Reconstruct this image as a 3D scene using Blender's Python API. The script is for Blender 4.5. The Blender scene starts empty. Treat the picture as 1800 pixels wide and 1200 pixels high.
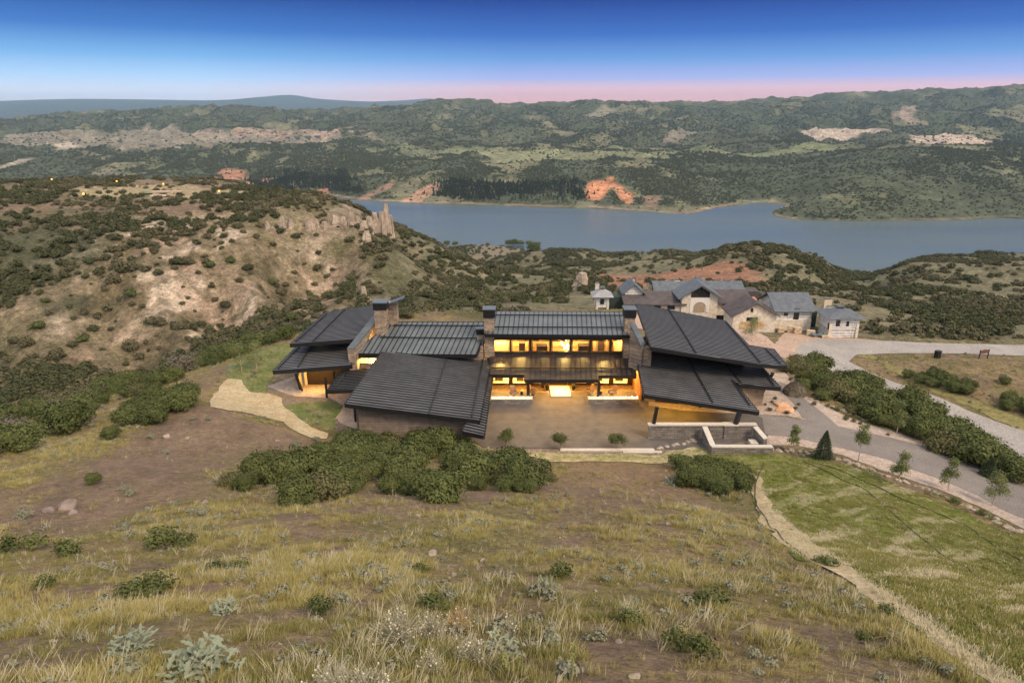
import bpy, bmesh, math, random
import numpy as np
from mathutils import Vector, Matrix
random.seed(7)
RNG = np.random.default_rng(11)
SC = bpy.context.scene
COL = SC.collection
R = math.radians

# ------------------------------------------------------------------ camera, sky, sun, exposure
CH = 34.0
PITCH = math.atan(410/1200)
SP, CP = math.sin(PITCH), math.cos(PITCH)
cam = bpy.data.cameras.new('camera'); cam.sensor_width = 36; cam.lens = 24
cam.clip_start = 0.3; cam.clip_end = 60000
co = bpy.data.objects.new('camera', cam); COL.objects.link(co)
co.location = (0, 0, CH); co.rotation_euler = (R(90)-PITCH, 0, 0)
SC.camera = co
SC.view_settings.view_transform = 'Standard'; SC.view_settings.look = 'None'
SC.view_settings.exposure = 0.45; SC.view_settings.gamma = 1
SUN_EL, SUN_AZ = 47.0, 138.0     # azimuth measured from +Y towards +X
world = bpy.data.worlds.new('World'); SC.world = world; world.use_nodes = True
wt = world.node_tree; wt.nodes.clear()
def wn(t, **k):
    n = wt.nodes.new(t)
    for a, b in k.items(): setattr(n, a, b)
    return n
wo = wn('ShaderNodeOutputWorld'); bg = wn('ShaderNodeBackground'); bg.inputs[1].default_value = 1.0
sky = wn('ShaderNodeTexSky', sky_type='NISHITA'); sky.sun_disc = False
sky.sun_elevation = R(SUN_EL); sky.sun_rotation = R(SUN_AZ)
skm = wn('ShaderNodeVectorMath', operation='SCALE'); skm.inputs['Scale'].default_value = 0.14
tc = wn('ShaderNodeTexCoord'); sx = wn('ShaderNodeSeparateXYZ')
rampL = wn('ShaderNodeValToRGB'); rampR = wn('ShaderNodeValToRGB')
def srgb(r, g, b):
    f = lambda v: (v/255/12.92 if v/255 <= 0.04045 else ((v/255+0.055)/1.055)**2.4)
    return (f(r), f(g), f(b), 1)
def setramp(rp, stops):
    el = rp.color_ramp.elements
    while len(el) > 1: el.remove(el[-1])
    el[0].position = stops[0][0]; el[0].color = stops[0][1]
    for p, c in stops[1:]:
        e = el.new(p); e.color = c
# position = sin(elevation)*5 : 0 = horizon
setramp(rampL, [(0.0, srgb(236,226,240)), (0.10, srgb(222,232,252)), (0.19, srgb(176,214,252)), (0.31, srgb(116,176,232)),
                (0.46, srgb(54,118,196)), (0.66, srgb(16,70,154)), (1.0, srgb(10,54,128))])
setramp(rampR, [(0.0, srgb(255,176,166)), (0.06, srgb(255,178,176)), (0.13, srgb(236,192,208)), (0.19, srgb(168,180,236)), (0.31, srgb(102,154,220)),
                (0.46, srgb(46,104,190)), (0.66, srgb(12,60,148)), (1.0, srgb(10,48,124))])
mul = wn('ShaderNodeMath', operation='MULTIPLY'); mul.inputs[1].default_value = 5.0
az = wn('ShaderNodeMapRange'); az.inputs[1].default_value = -0.40; az.inputs[2].default_value = 0.0; az.clamp = True
mixA = wn('ShaderNodeMix', data_type='RGBA'); mixB = wn('ShaderNodeMix', data_type='RGBA')
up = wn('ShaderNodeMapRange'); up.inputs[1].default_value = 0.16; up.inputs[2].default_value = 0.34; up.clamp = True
L = wt.links.new
L(tc.outputs['Generated'], sx.inputs[0]); L(sx.outputs['Z'], mul.inputs[0])
L(mul.outputs[0], rampL.inputs[0]); L(mul.outputs[0], rampR.inputs[0])
L(sx.outputs['X'], az.inputs[0]); L(az.outputs[0], mixA.inputs['Factor'])
L(rampL.outputs[0], mixA.inputs['A']); L(rampR.outputs[0], mixA.inputs['B'])
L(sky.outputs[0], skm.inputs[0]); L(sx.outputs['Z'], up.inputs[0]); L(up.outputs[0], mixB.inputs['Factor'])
low = wn('ShaderNodeVectorMath', operation='SCALE'); low.inputs['Scale'].default_value = 0.83   # undo the exposure for the visible band
sky_fill = wn('ShaderNodeVectorMath', operation='ADD'); sky_fill.inputs[1].default_value = (0.52, 0.43, 0.31)  # added warm brightness in the unseen upper sky, to light the ground
L(mixA.outputs['Result'], low.inputs[0]); L(low.outputs[0], mixB.inputs['A']); L(skm.outputs[0], sky_fill.inputs[0]); L(sky_fill.outputs[0], mixB.inputs['B'])
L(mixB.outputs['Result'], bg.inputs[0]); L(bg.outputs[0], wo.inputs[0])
sl = bpy.data.lights.new('sun', 'SUN'); sl.energy = 2.0; sl.angle = R(18); sl.color = (1, 0.77, 0.52)
so = bpy.data.objects.new('sun', sl); COL.objects.link(so)
sd = Vector((math.sin(R(SUN_AZ))*math.cos(R(SUN_EL)), math.cos(R(SUN_AZ))*math.cos(R(SUN_EL)), math.sin(R(SUN_EL))))
so.rotation_euler = sd.to_track_quat('Z', 'Y').to_euler()

# ------------------------------------------------------------------ pixel (1800x1200 photo) to world
def ray(px, py):
    dy = (600-py)/1200.0
    return np.array([(px-900)/1200.0, CP+dy*SP, -SP+dy*CP])
def PZ(px, py, z):
    r = ray(px, py); return r*((CH-z)/-r[2]) + np.array([0, 0, CH])
def PY(px, py, Y):
    r = ray(px, py); return r*(Y/r[1]) + np.array([0, 0, CH])
def PD(px, py, d): return ray(px, py)*d + np.array([0, 0, CH])
def V(a): return Vector((float(a[0]), float(a[1]), float(a[2])))

# ------------------------------------------------------------------ noise
def vnoise(x, y, seed=0):
    xi = np.floor(x).astype(np.int64); yi = np.floor(y).astype(np.int64)
    xf = x-xi; yf = y-yi
    def h(a, b):
        n = (a*374761393 + b*668265263 + seed*144665) & 0xffffffff
        n = ((n ^ (n >> 13))*1274126177) & 0xffffffff
        return ((n ^ (n >> 16)) & 0xffff)/65535.0
    u = xf*xf*xf*(xf*(xf*6-15)+10); v = yf*yf*yf*(yf*(yf*6-15)+10)
    a, b, c, d = h(xi, yi), h(xi+1, yi), h(xi, yi+1), h(xi+1, yi+1)
    return (a*(1-u)+b*u)*(1-v)+(c*(1-u)+d*u)*v
def fbm(x, y, o=4, seed=0, ridged=False):
    s = 0; a = 0.5; t = 0
    for i in range(o):
        n = vnoise(x*2**i+i*17.3, y*2**i-i*9.1, seed+i)
        if ridged: n = 1-abs(n*2-1)
        s = s+a*n; t += a; a *= 0.5
    return s/t
def sstep(a, b, x):
    t = np.clip((x-a)/(b-a), 0, 1); return t*t*(3-2*t)
def polydist(X, Y, poly):
    """signed distance, negative inside"""
    P = np.array([(p[0], p[1]) for p in poly], float); n = len(P)
    d = np.full(X.shape, 1e18); ins = np.zeros(X.shape, bool)
    for i in range(n):
        ax, ay = P[i]; bx, by = P[(i+1) % n]
        ex, ey = bx-ax, by-ay; wx, wy = X-ax, Y-ay
        t = np.clip((wx*ex+wy*ey)/(ex*ex+ey*ey+1e-12), 0, 1)
        d = np.minimum(d, (wx-ex*t)**2+(wy-ey*t)**2)
        c = ((ay > Y) != (by > Y)) & (X < (bx-ax)*(Y-ay)/((by-ay) if by != ay else 1e-12)+ax)
        ins ^= c
    d = np.sqrt(d); return np.where(ins, -d, d)

# ------------------------------------------------------------------ terrain height
LAKE = -150.0
CPTS = []
def cd(*l):
    for px, py, d in l: CPTS.append(PD(px, py, d))
def cz(*l):
    for px, py, z in l: CPTS.append(PZ(px, py, z))
cd((900,1200,11),(0,1200,11),(450,1200,11),(1350,1200,12),(1800,1200,14),(900,1100,17),(0,1100,17.5),(900,1000,27),(450,1000,27),(0,1000,28),
   (1350,1000,29),(1600,1000,35),(1800,1050,30),(900,900,42),(600,900,41),(300,900,41),(0,900,42),(1200,900,43),(900,850,55),(600,860,50),
   (0,840,51),(200,800,58),(0,800,60),(200,750,72),(350,700,78),(300,780,63))
cz((1300,830,1.2),(1450,830,1.4),(1600,880,2.5),(1800,950,3.5),(1300,900,4.5),(1500,900,4.5),(1700,1000,7),(450,760,2.6),(560,790,1.6),(650,800,1.0),(850,805,0.9),(1000,805,0.7),(1150,810,0.6))
# court, driveway, lawns
cz((1000,770,0),(800,760,0),(1150,780,0),(650,760,0.3),(560,740,0.4),(480,700,0.3),(400,700,0.8),(420,650,0.6),(500,620,0),(700,600,0),(1000,600,0),
   (1200,620,0),(1350,700,0),(1340,790,0.1),(1400,720,0),(1500,770,-.3),(1600,800,-.2),(1700,845,0),(1800,890,0.3),(1450,700,-.2),(1600,760,-.8),(1700,800,-1.2),(1800,835,-1.2))
# lower road and its surroundings
cz((1800,790,-6.5),(1800,700,-7),(1700,730,-7.2),(1600,680,-7.8),(1500,650,-8),(1450,620,-8),(1400,600,-8),(1550,610,-8.2),(1700,612,-9),(1800,618,-9.5),
   (1650,660,-6.5),(1780,680,-6.5),(1500,700,-5),(1600,720,-6),(1450,660,-6.5),(1340,590,-8),(1200,585,-8),(1060,560,-9),(1800,580,-10),(1650,570,-10.5))
# right behind the house
cd((1000,540,150),(900,545,135),(750,560,125),(560,590,122),(1400,520,205),(1550,540,190),(1700,560,185),(1800,560,180),(1300,480,300),(1500,500,260),(1700,520,240),
   (1350,455,400),(1450,462,330),(1500,482,330),(1520,500,290),(1650,462,430),(1800,455,460),(1250,455,480),(1150,462,470),(1050,450,620),(1150,500,220),(1050,520,190))
cd((1000,470,480),(1100,470,420),(950,500,300),(950,480,420),(900,460,640),(830,445,800),(930,440,860),(870,432,900),(800,500,262),(850,520,235),(700,520,205),(780,540,175),(700,480,255),(800,460,290),
   (750,440,300),(720,415,320))
for px, py in ((950,448),(1010,455),(1100,452),(1250,447),(1400,448),(1470,468),(1550,470),(1700,450),(1800,444)): CPTS.append(PZ(px, py, LAKE-4))
for px, py in ((800,428),(780,424),(700,398),(970,436)): CPTS.append(PZ(px, py, LAKE-5))
# left hillside over the ravine
cz((100,690,-22),(0,700,-21),(250,650,-24),(0,640,-23),(400,600,-25),(520,575,-26),(600,545,-28))
cd((0,600,160),(150,600,162),(300,580,165),(450,560,172),(560,530,180),(0,520,178),(150,520,180),(300,510,182),(450,500,185),(600,500,196),(0,440,200),(150,430,205),
   (300,430,205),(450,430,208),(600,440,215),(650,470,215),(0,390,240),(150,385,245),(300,378,250),(400,385,245),(450,385,232),(520,385,232),(620,395,240),(690,425,245),
   (0,350,310),(150,350,320),(300,345,330),(430,350,310),(550,352,300),(650,385,265),(0,322,420),(150,330,400),(300,328,420),(430,335,390),(560,345,370),(100,318,520),(300,322,520),(450,335,500))
for px, py, d in ((0,300,1300),(200,310,1200),(400,330,1100),(560,343,1150),(650,370,900)): CPTS.append(PD(px, py+12, d) if d < 0 else np.array([(px-900)/1200*d, d, LAKE-6 if px > 350 else LAKE+2]))
for x, d in ((-.12,620),(-.2,560),(-.3,700),(-.45,760),(-.7,900)): CPTS.append(np.array([x*d, d, -105.0 if x < -.25 else LAKE-3]))
# water bed
for x, d in ((.1,1000),(.35,950),(.6,900),(-.05,1150),(.2,1150),(.75,1000),(.9,1000),(.55,1080),(0,1050),(-.15,1150)): CPTS.append(np.array([x*d, d, LAKE-14]))
# far shore
SH = [(440,331),(520,339),(620,353),(700,356),(800,361),(900,363),(1000,367),(1100,373),(1215,377),(1240,371),(1320,364),(1372,359)]
for px, py in SH: CPTS.append(PZ(px, py, LAKE))
for px, py in ((1362,381),(1400,387),(1480,389),(1560,391),(1640,387),(1720,386),(1800,394)): CPTS.append(PZ(px, py, LAKE))
cz((1390,365,LAKE-4),(1330,372,LAKE-5),(1300,380,LAKE-9),(1800,401,LAKE-6),(1400,395,LAKE-6),(1560,398,LAKE-6),(1100,381,LAKE-6),(800,368,LAKE-6),(620,361,LAKE-6))
cd((1420,350,1300),(1480,368,1240),(1600,345,1290),(1600,375,1215),(1760,360,1300),(1760,383,1210),(1440,320,1430),(1530,300,1500),(1700,300,1500),(1800,300,1500),(1500,268,1850),(1650,262,1900),(1800,258,1900))
cd((620,320,1650),(520,315,1650),(420,310,1600),(700,315,1640),(800,310,1650),(900,305,1700),(1060,310,1580),(1060,350,1420),(960,335,1500),(860,335,1500),(720,338,1500),(1180,330,1500),(1180,290,1800),(1280,320,1600),(1300,290,1850),(1350,340,1500),
   (300,300,1750),(150,300,1800),(0,300,1800))
cd((0,275,2200),(150,275,2200),(300,270,2250),(450,268,2300),(600,268,2300),(750,265,2350),(900,266,2350),(1050,268,2300),(1200,262,2350),(1350,262,2350))
cd((0,245,2900),(200,240,2950),(400,243,2950),(600,240,2950),(800,250,2800),(1000,250,2750),(1200,252,2700),(1400,255,2600),(1600,246,2700),(1800,248,2600))
cd((100,225,3400),(300,215,3700),(430,192,4400),(230,197,4300),(0,214,4200),(560,205,4300),(550,225,3500),(700,200,4000),(810,180,4500),(800,215,3600),(950,190,4400),(950,220,3500),(1060,182,4300),
   (1080,215,3400),(1150,188,4400),(1250,188,4500),(1250,210,3600),(1400,175,4800),(1400,205,3700),(1480,235,3000),(1600,161,5000),(1600,200,3600),(1650,225,3100),(1800,155,4600),(1800,200,3400),(1800,225,3000))
cd((0,225,6000),(200,215,6500),(400,215,7000),(600,215,7000),(900,200,7000),(1200,200,7000),(1500,190,7000),(1800,180,7000))
cd((0,179,15000),(150,176,15000),(300,178,15000),(450,177,15000),(520,171,15000),(570,178,15500),(650,180,16000),(740,176,16500),(800,181,16500),(900,186,17000),(1200,186,17000),(1500,186,17000),(1800,186,17000))
cd((0,190,10000),(300,190,10000),(520,190,10000),(800,195,10000),(1200,195,10000),(1800,190,10000))
# behind and to the sides of the camera
for p in ((0,0,28.5),(0,-25,36),(-30,0,28),(30,0,30),(-60,0,24),(60,10,24),(-60,-25,34),(60,-25,36),(-60,40,8),(70,40,12),(100,60,2),(100,20,20),(-90,60,-8),(-100,20,8)):
    CPTS.append(np.array(p, float))
CP_A = np.array(CPTS)
Y0 = 45.0
def tr(X, Y):
    return X/(np.maximum(Y, -30)+Y0)*1.0, np.log(np.maximum(Y, -30)+Y0)*0.85
ca, cb = tr(CP_A[:, 0], CP_A[:, 1])
def kern(r2): return np.sqrt(r2+0.0016)
Kc = kern((ca[:, None]-ca[None])**2+(cb[:, None]-cb[None])**2)
# heights are interpolated divided by distance so that near detail is not swamped
def hs(Y): return (np.maximum(Y, -30)+Y0)
zc = (CP_A[:, 2]-CH)/hs(CP_A[:, 1])
NC = len(ca)
Mx = np.zeros((NC+1, NC+1)); Mx[:NC, :NC] = Kc-np.eye(NC)*0.004; Mx[NC, :NC] = 1; Mx[:NC, NC] = 1
sol = np.linalg.solve(Mx, np.append(zc, 0))
def hbase(X, Y):
    a, b = tr(X, Y); sh = a.shape; a = a.ravel(); b = b.ravel(); out = np.zeros(a.shape)
    for i in range(0, len(a), 20000):
        k = kern((a[i:i+20000, None]-ca[None])**2+(b[i:i+20000, None]-cb[None])**2)
        out[i:i+20000] = k@sol[:NC]+sol[NC]
    return out.reshape(sh)*hs(Y)+CH

# grid
ys = [-24.0]
while ys[-1] < 17500:
    y = ys[-1]
    ys.append(y+ (0.26+max(0, y-12)*0.0048 if y < 300 else 1.64+(y-300)*0.0058))
GY = np.array(ys); NR = len(GY); NCOL = 760
GW = 62+1.12*np.maximum(GY, 0)
S = np.linspace(-1, 1, NCOL)
GX = GW[:, None]*S[None, :]; GYY = np.repeat(GY[:, None], NCOL, 1)
# base on a coarse subset, upsampled
def coarse(step=4):
    ri = np.unique(np.append(np.arange(0, NR, step), NR-1)); cj = np.unique(np.append(np.arange(0, NCOL, step), NCOL-1))
    Z = hbase(GX[np.ix_(ri, cj)], GYY[np.ix_(ri, cj)])
    Zc = np.array([np.interp(np.arange(NCOL), cj, Z[k]) for k in range(len(ri))])
    out = np.empty((NR, NCOL))
    for j in range(NCOL): out[:, j] = np.interp(np.arange(NR), ri, Zc[:, j])
    return out
GZ = coarse()
flat = [PZ(x, y, 0) for x, y in ((466,690),(500,712),(575,745),(640,775),(760,790),(850,793),(1150,797),(1345,790),(1395,745),(1410,700),(1385,650),(1330,585),(1120,545),(860,545),(620,560),(500,600),(470,640))]
fd = polydist(GX, GYY, flat)
wflat = 1-sstep(0, 9, fd)
wf = (1-sstep(0, 7, fd))
GZ = GZ*(1-wf)+0.0*wf
near = 1-sstep(110, 170, GYY)
mid = sstep(110, 160, GYY)*(1-sstep(900, 1200, GYY))
far = sstep(1150, 1350, GYY)
n1 = fbm(GX/9, GYY/9, 5, 3)-.5
rd_quiet = 1-sstep(0, 12, polydist(GX, GYY, [PZ(x, y, -5) for x, y in ((1330,560),(1800,585),(1900,900),(1500,800),(1390,680))]))
GZ += near*(1-wflat)*(1-rd_quiet*.9)*n1*1.1*np.clip(GYY/30, .25, 1)
hillm = mid*sstep(0.02, -0.12, GX/GYY) if False else mid*(1-sstep(-0.22, -0.08, GX/np.maximum(GYY, 1)))*(1-sstep(420, 600, GYY))
gul = fbm(GX/16+GYY/60, GYY/55, 4, 21, True)
GZ += hillm*((gul-.62)*3.4+(fbm(GX/3.2,GYY/8,3,27,True)-.6)*.9+(fbm(GX/7+GYY/30,GYY/26,3,23,True)-.6)*1.3)
GZ += (mid-hillm)*(1-rd_quiet)*(fbm(GX/70, GYY/85, 4, 31)-.5)*20*sstep(140, 320, GYY)*sstep(LAKE, LAKE+60, GZ)
for px_, hh_, w_ in ((520, 50, 420), (470, 22, 900), (745, 45, 380), (150, 25, 2500)): GZ += hh_*np.exp(-((GX-(px_-900)/1200*15500)/w_)**2)*sstep(11500, 14500, GYY)
above = sstep(LAKE-1, LAKE+30, GZ)
GZ += far*above*(fbm(GX/260, GYY/300, 5, 41, True)-.62)*np.clip((GYY-1150)*.05, 0, 110)*(1-sstep(6500, 8500, GYY))
_pc = 900+1200*GX/np.maximum(GYY*CP+(CH-GZ)*SP, 1)   # the draw that opens to the lake right of the neighbouring house
GZ -= 15*np.exp(-((_pc-1515)/75)**2)*sstep(240, 330, GYY)*(1-sstep(620, 900, GYY))
GZ += 7*np.exp(-((_pc-1300)/110)**2)*sstep(260, 380, GYY)*(1-sstep(520, 700, GYY))
def hgt(X, Y):
    X = np.asarray(X, float); Y = np.asarray(Y, float)
    r = np.interp(Y, GY, np.arange(NR)); i = np.clip(r.astype(int), 0, NR-2); fr = r-i
    w = 62+1.12*np.maximum(Y, 0); c = (X/w+1)*.5*(NCOL-1); c = np.clip(c, 0, NCOL-1.001); j = c.astype(int); fc = c-j
    return (GZ[i, j]*(1-fc)+GZ[i, j+1]*fc)*(1-fr)+(GZ[i+1, j]*(1-fc)+GZ[i+1, j+1]*fc)*fr
TS = np.concatenate([np.linspace(5, 120, 500), np.geomspace(120.3, 17000, 1100)])
def hit(px, py, tmin=0):
    """first terrain (or lake) point under a photo pixel"""
    r = ray(px, py); ts = TS[TS > tmin]
    z = CH+r[2]*ts; h = np.maximum(hgt(r[0]*ts, r[1]*ts), LAKE)
    k = np.argmax(z < h)
    if k == 0: return None
    a, b = ts[k-1], ts[k]
    for _ in range(12):
        m = (a+b)/2
        if CH+r[2]*m < max(hgt(r[0]*m, r[1]*m), LAKE): b = m
        else: a = m
    p = r*b+np.array([0, 0, CH]); return p
def poly_hit(pts, tmin=0):
    out = [hit(x, y, tmin) for x, y in pts]
    return [p for p in out if p is not None]

# ------------------------------------------------------------------ helpers
def nt(name, rough=0.8, metal=0.0, spec=0.3):
    m = bpy.data.materials.new(name); m.use_nodes = True
    b = m.node_tree.nodes['Principled BSDF']
    b.inputs['Roughness'].default_value = rough; b.inputs['Metallic'].default_value = metal
    b.inputs['Specular IOR Level'].default_value = spec
    return m, m.node_tree, b
def node(t, ty, **k):
    n = t.nodes.new(ty)
    for a, b in k.items(): setattr(n, a, b)
    return n
def tag(o, label=None, cat=None, group=None, kind=None):
    if label: o['label'] = label
    if cat: o['category'] = cat
    if group: o['group'] = group
    if kind: o['kind'] = kind
    return o
def empty(name, loc, rz=0, **k):
    o = bpy.data.objects.new(name, None); COL.objects.link(o)
    o.location = V(loc); o.rotation_euler = (0, 0, rz); o.empty_display_size = .2
    return tag(o, **k)
def link(name, me, mat=None, parent=None, local=False):
    o = bpy.data.objects.new(name, me); COL.objects.link(o)
    if mat is not None and len(me.materials) == 0:
        for m in (mat if isinstance(mat, (list, tuple)) else [mat]): me.materials.append(m)
    if parent is not None:
        o.parent = parent
        if not local: o.matrix_parent_inverse = inv(parent)
    return o
def inv(parent):
    M = Matrix.LocRotScale(parent.location, parent.rotation_euler, parent.scale)
    if parent.parent is not None: M = Matrix.Identity(4) @ M if parent.type == 'EMPTY' else Matrix.Identity(4)
    return M.inverted()
def pydata(name, vs, fs, mat=None, parent=None, smooth=False, local=False):
    me = bpy.data.meshes.new(name); me.from_pydata([tuple(map(float, v)) for v in vs], [], fs); me.update()
    if smooth: me.polygons.foreach_set('use_smooth', [True]*len(me.polygons))
    return link(name, me, mat, parent, local)
def npmesh(name, verts, faces):
    me = bpy.data.meshes.new(name); n = len(verts); f = len(faces); k = faces.shape[1]
    me.vertices.add(n); me.vertices.foreach_set('co', verts.astype(np.float32).ravel())
    me.loops.add(f*k); me.loops.foreach_set('vertex_index', faces.astype(np.int32).ravel())
    me.polygons.add(f); me.polygons.foreach_set('loop_start', np.arange(0, f*k, k, dtype=np.int32))
    me.update(calc_edges=True); return me
class MB:
    def __init__(s): s.v = []; s.f = []; s.m = []
    def quad(s, pts, mi=0):
        n = len(s.v); s.v += [tuple(map(float, p)) for p in pts]; s.f.append(tuple(range(n, n+len(pts)))); s.m.append(mi)
    def box(s, c, size, rz=0, mi=0, tilt=None):
        hx, hy, hz = [q/2 for q in size]; n = len(s.v)
        M = Matrix.Rotation(rz, 3, 'Z') if tilt is None else tilt
        for dz in (-hz, hz):
            for dx, dy in ((-hx, -hy), (hx, -hy), (hx, hy), (-hx, hy)):
                q = M @ Vector((dx, dy, dz)); s.v.append((c[0]+q.x, c[1]+q.y, c[2]+q.z))
        for f in ((0,3,2,1),(4,5,6,7),(0,1,5,4),(1,2,6,5),(2,3,7,6),(3,0,4,7)): s.f.append(tuple(n+i for i in f)); s.m.append(mi)
        return s
    def bb(s, x0, x1, y0, y1, z0, z1, mi=0): return s.box(((x0+x1)/2, (y0+y1)/2, (z0+z1)/2), (x1-x0, y1-y0, z1-z0), mi=mi)
    def prism(s, poly, off, mi=0):
        """extrude a 3D polygon by vector off"""
        n = len(s.v); k = len(poly)
        s.v += [tuple(map(float, p)) for p in poly]+[tuple(float(a+b) for a, b in zip(p, off)) for p in poly]
        s.f.append(tuple(range(n+k-1, n-1, -1))); s.f.append(tuple(range(n+k, n+2*k)))
        for i in range(k): s.f.append((n+i, n+(i+1) % k, n+k+(i+1) % k, n+k+i))
        s.m += [mi]*(k+2); return s
    def bar(s, a, b, w, h=None, mi=0):
        """box beam between two points, w wide, h tall"""
        h = h or w; a = V(a); b = V(b); d = b-a; l = d.length
        if l < 1e-5: return s
        d.normalize(); side = d.cross(Vector((0, 0, 1)))
        if side.length < 1e-3: side = Vector((1, 0, 0))
        side.normalize(); upv = side.cross(d)
        M = Matrix((side, d, upv)).transposed(); return s.box((a+b)/2, (w, l, h), mi=mi, tilt=M)
    def tube(s, pts, rs, n=6, mi=0):
        rings = []; base = len(s.v)
        for i, p in enumerate(pts):
            p = V(p); q0 = V(pts[max(0, i-1)]); q1 = V(pts[min(len(pts)-1, i+1)]); d = (q1-q0).normalized()
            a = d.cross(Vector((0.3, 0.9, 0.1))).normalized(); b = d.cross(a)
            for k in range(n):
                t = 2*math.pi*k/n; q = p+(a*math.cos(t)+b*math.sin(t))*rs[i]; s.v.append(tuple(q))
        for i in range(len(pts)-1):
            for k in range(n):
                s.f.append((base+i*n+k, base+i*n+(k+1) % n, base+(i+1)*n+(k+1) % n, base+(i+1)*n+k)); s.m.append(mi)
        s.f.append(tuple(base+k for k in range(n-1, -1, -1))); s.f.append(tuple(base+(len(pts)-1)*n+k for k in range(n))); s.m += [mi, mi]
        return s
    def mesh(s, name, mats=None, smooth=False):
        me = bpy.data.meshes.new(name); me.from_pydata(s.v, [], s.f)
        if mats is not None:
            for m in (mats if isinstance(mats, (list, tuple)) else [mats]): me.materials.append(m)
        me.polygons.foreach_set('material_index', s.m)
        if smooth: me.polygons.foreach_set('use_smooth', [True]*len(s.f))
        bm = bmesh.new(); bm.from_mesh(me); bmesh.ops.recalc_face_normals(bm, faces=bm.faces); bm.to_mesh(me); bm.free()
        me.update(); return me
    def build(s, name, mats, parent=None, smooth=False, local=False):
        return link(name, s.mesh(name, mats, smooth), None, parent, local)

def attr_material(name, rough, detail, bump=0.3, spec=0.2, contrast=(0.62, 1.38), extra=None):
    """albedo from the mesh attribute 'col' times world-space noise"""
    m, t, b = nt(name, rough, spec=spec)
    at = node(t, 'ShaderNodeAttribute', attribute_name='col')
    geo = node(t, 'ShaderNodeNewGeometry')
    prev = at.outputs['Color']
    hgts = None
    for sc_, lo, hi in detail:
        n = node(t, 'ShaderNodeTexNoise'); n.inputs['Scale'].default_value = sc_; n.inputs['Detail'].default_value = 5; n.inputs['Roughness'].default_value = .65
        t.links.new(geo.outputs['Position'], n.inputs['Vector'])
        mr = node(t, 'ShaderNodeMapRange'); mr.inputs[1].default_value = .3; mr.inputs[2].default_value = .7; mr.inputs[3].default_value = lo; mr.inputs[4].default_value = hi
        t.links.new(n.outputs['Fac'], mr.inputs[0])
        vm = node(t, 'ShaderNodeVectorMath', operation='SCALE'); t.links.new(prev, vm.inputs[0]); t.links.new(mr.outputs[0], vm.inputs['Scale'])
        prev = vm.outputs[0]; hgts = n
    t.links.new(prev, b.inputs['Base Color'])
    if bump:
        bp = node(t, 'ShaderNodeBump'); bp.inputs['Strength'].default_value = bump; bp.inputs['Distance'].default_value = .3
        t.links.new(hgts.outputs['Fac'], bp.inputs['Height']); t.links.new(bp.outputs[0], b.inputs['Normal'])
    return m

# ------------------------------------------------------------------ ground albedo
GC = np.zeros((NR, NCOL, 3))
def paint(mask, c, amt=1.0):
    global GC
    mk = (mask*amt)[..., None]; GC[:] = GC*(1-mk)+np.array(c)*mk
DIRT = (.190, .132, .092); DIRT2 = (.215, .158, .090); GOLD = (.24, .185, .075); OLIVE = (.150, .135, .055); SAGE = (.14, .145, .10)
PALE = (.45, .36, .26); PINK = (.33, .235, .165); SCRUB = (.062, .068, .034); MEADOW = (.16, .165, .085); RED = (.42, .20, .12); TAN = (.30, .225, .155)
nA = fbm(GX/14, GYY/14, 5, 51); nB = fbm(GX/5, GYY/5, 5, 61); nC = fbm(GX/2.1, GYY/2.1, 4, 71); nD = fbm(GX/40, GYY/40, 5, 81)
GC[:] = DIRT2
paint(sstep(.42, .60, nA*.5+nC*.5), GOLD, .7); paint(sstep(.47, .62, nB), OLIVE, .75); paint(sstep(.54, .66, nC*.6+nA*.4), DIRT, .85)
def pmask(pts, feather, tmin=0, rag=0.0, z=None, ns=nB):
    P = [PZ(x, y, z) for x, y in pts] if z is not None else poly_hit(pts, tmin)
    d = polydist(GX, GYY, P)
    if rag: d = d+(ns-.5)*rag
    return 1-sstep(-feather, feather, d)
# bare graded soil slope on the left
BARE = pmask([(400,640),(360,700),(400,730),(520,770),(600,800),(420,800),(380,870),(240,900),(100,930),(0,950),(0,880),(200,790),(330,690)], 2.0, rag=7)
BARE = np.maximum(BARE, .7*pmask([(980,810),(1180,815),(1240,870),(1150,900),(980,880)], 1.5, rag=5))
paint(pmask([(400,640),(360,700),(400,730),(520,770),(600,800),(420,800),(380,870),(240,900),(100,930),(0,960),(0,860),(200,770),(330,680)], 2.5, rag=6), DIRT, .8)
paint(pmask([(600,800),(900,860),(1200,880),(1130,930),(800,920),(500,930),(400,860)], 2.0, rag=8), DIRT, .6)
paint(pmask([(980,810),(1180,815),(1240,870),(1150,900),(980,880)], 1.5, rag=5), DIRT, .7)
paint(pmask([(200,740),(350,690),(420,655),(440,665),(300,720),(180,790),(60,850),(0,860),(0,815)], 2.0, rag=5), GOLD, .7)
paint(pmask([(800,880),(950,880),(960,920),(820,930)], 1.0, rag=3), OLIVE, .7)
paint(pmask([(760,940),(860,945),(860,975),(760,970)], .8, rag=3), OLIVE, .8)
paint(pmask([(1400,880),(1800,1180),(1800,1230),(1560,1200),(1500,1060),(1330,1000)], 1.5, rag=5)*sstep(.45,.6,nC), (.12,.085,.065), .8)
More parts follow.
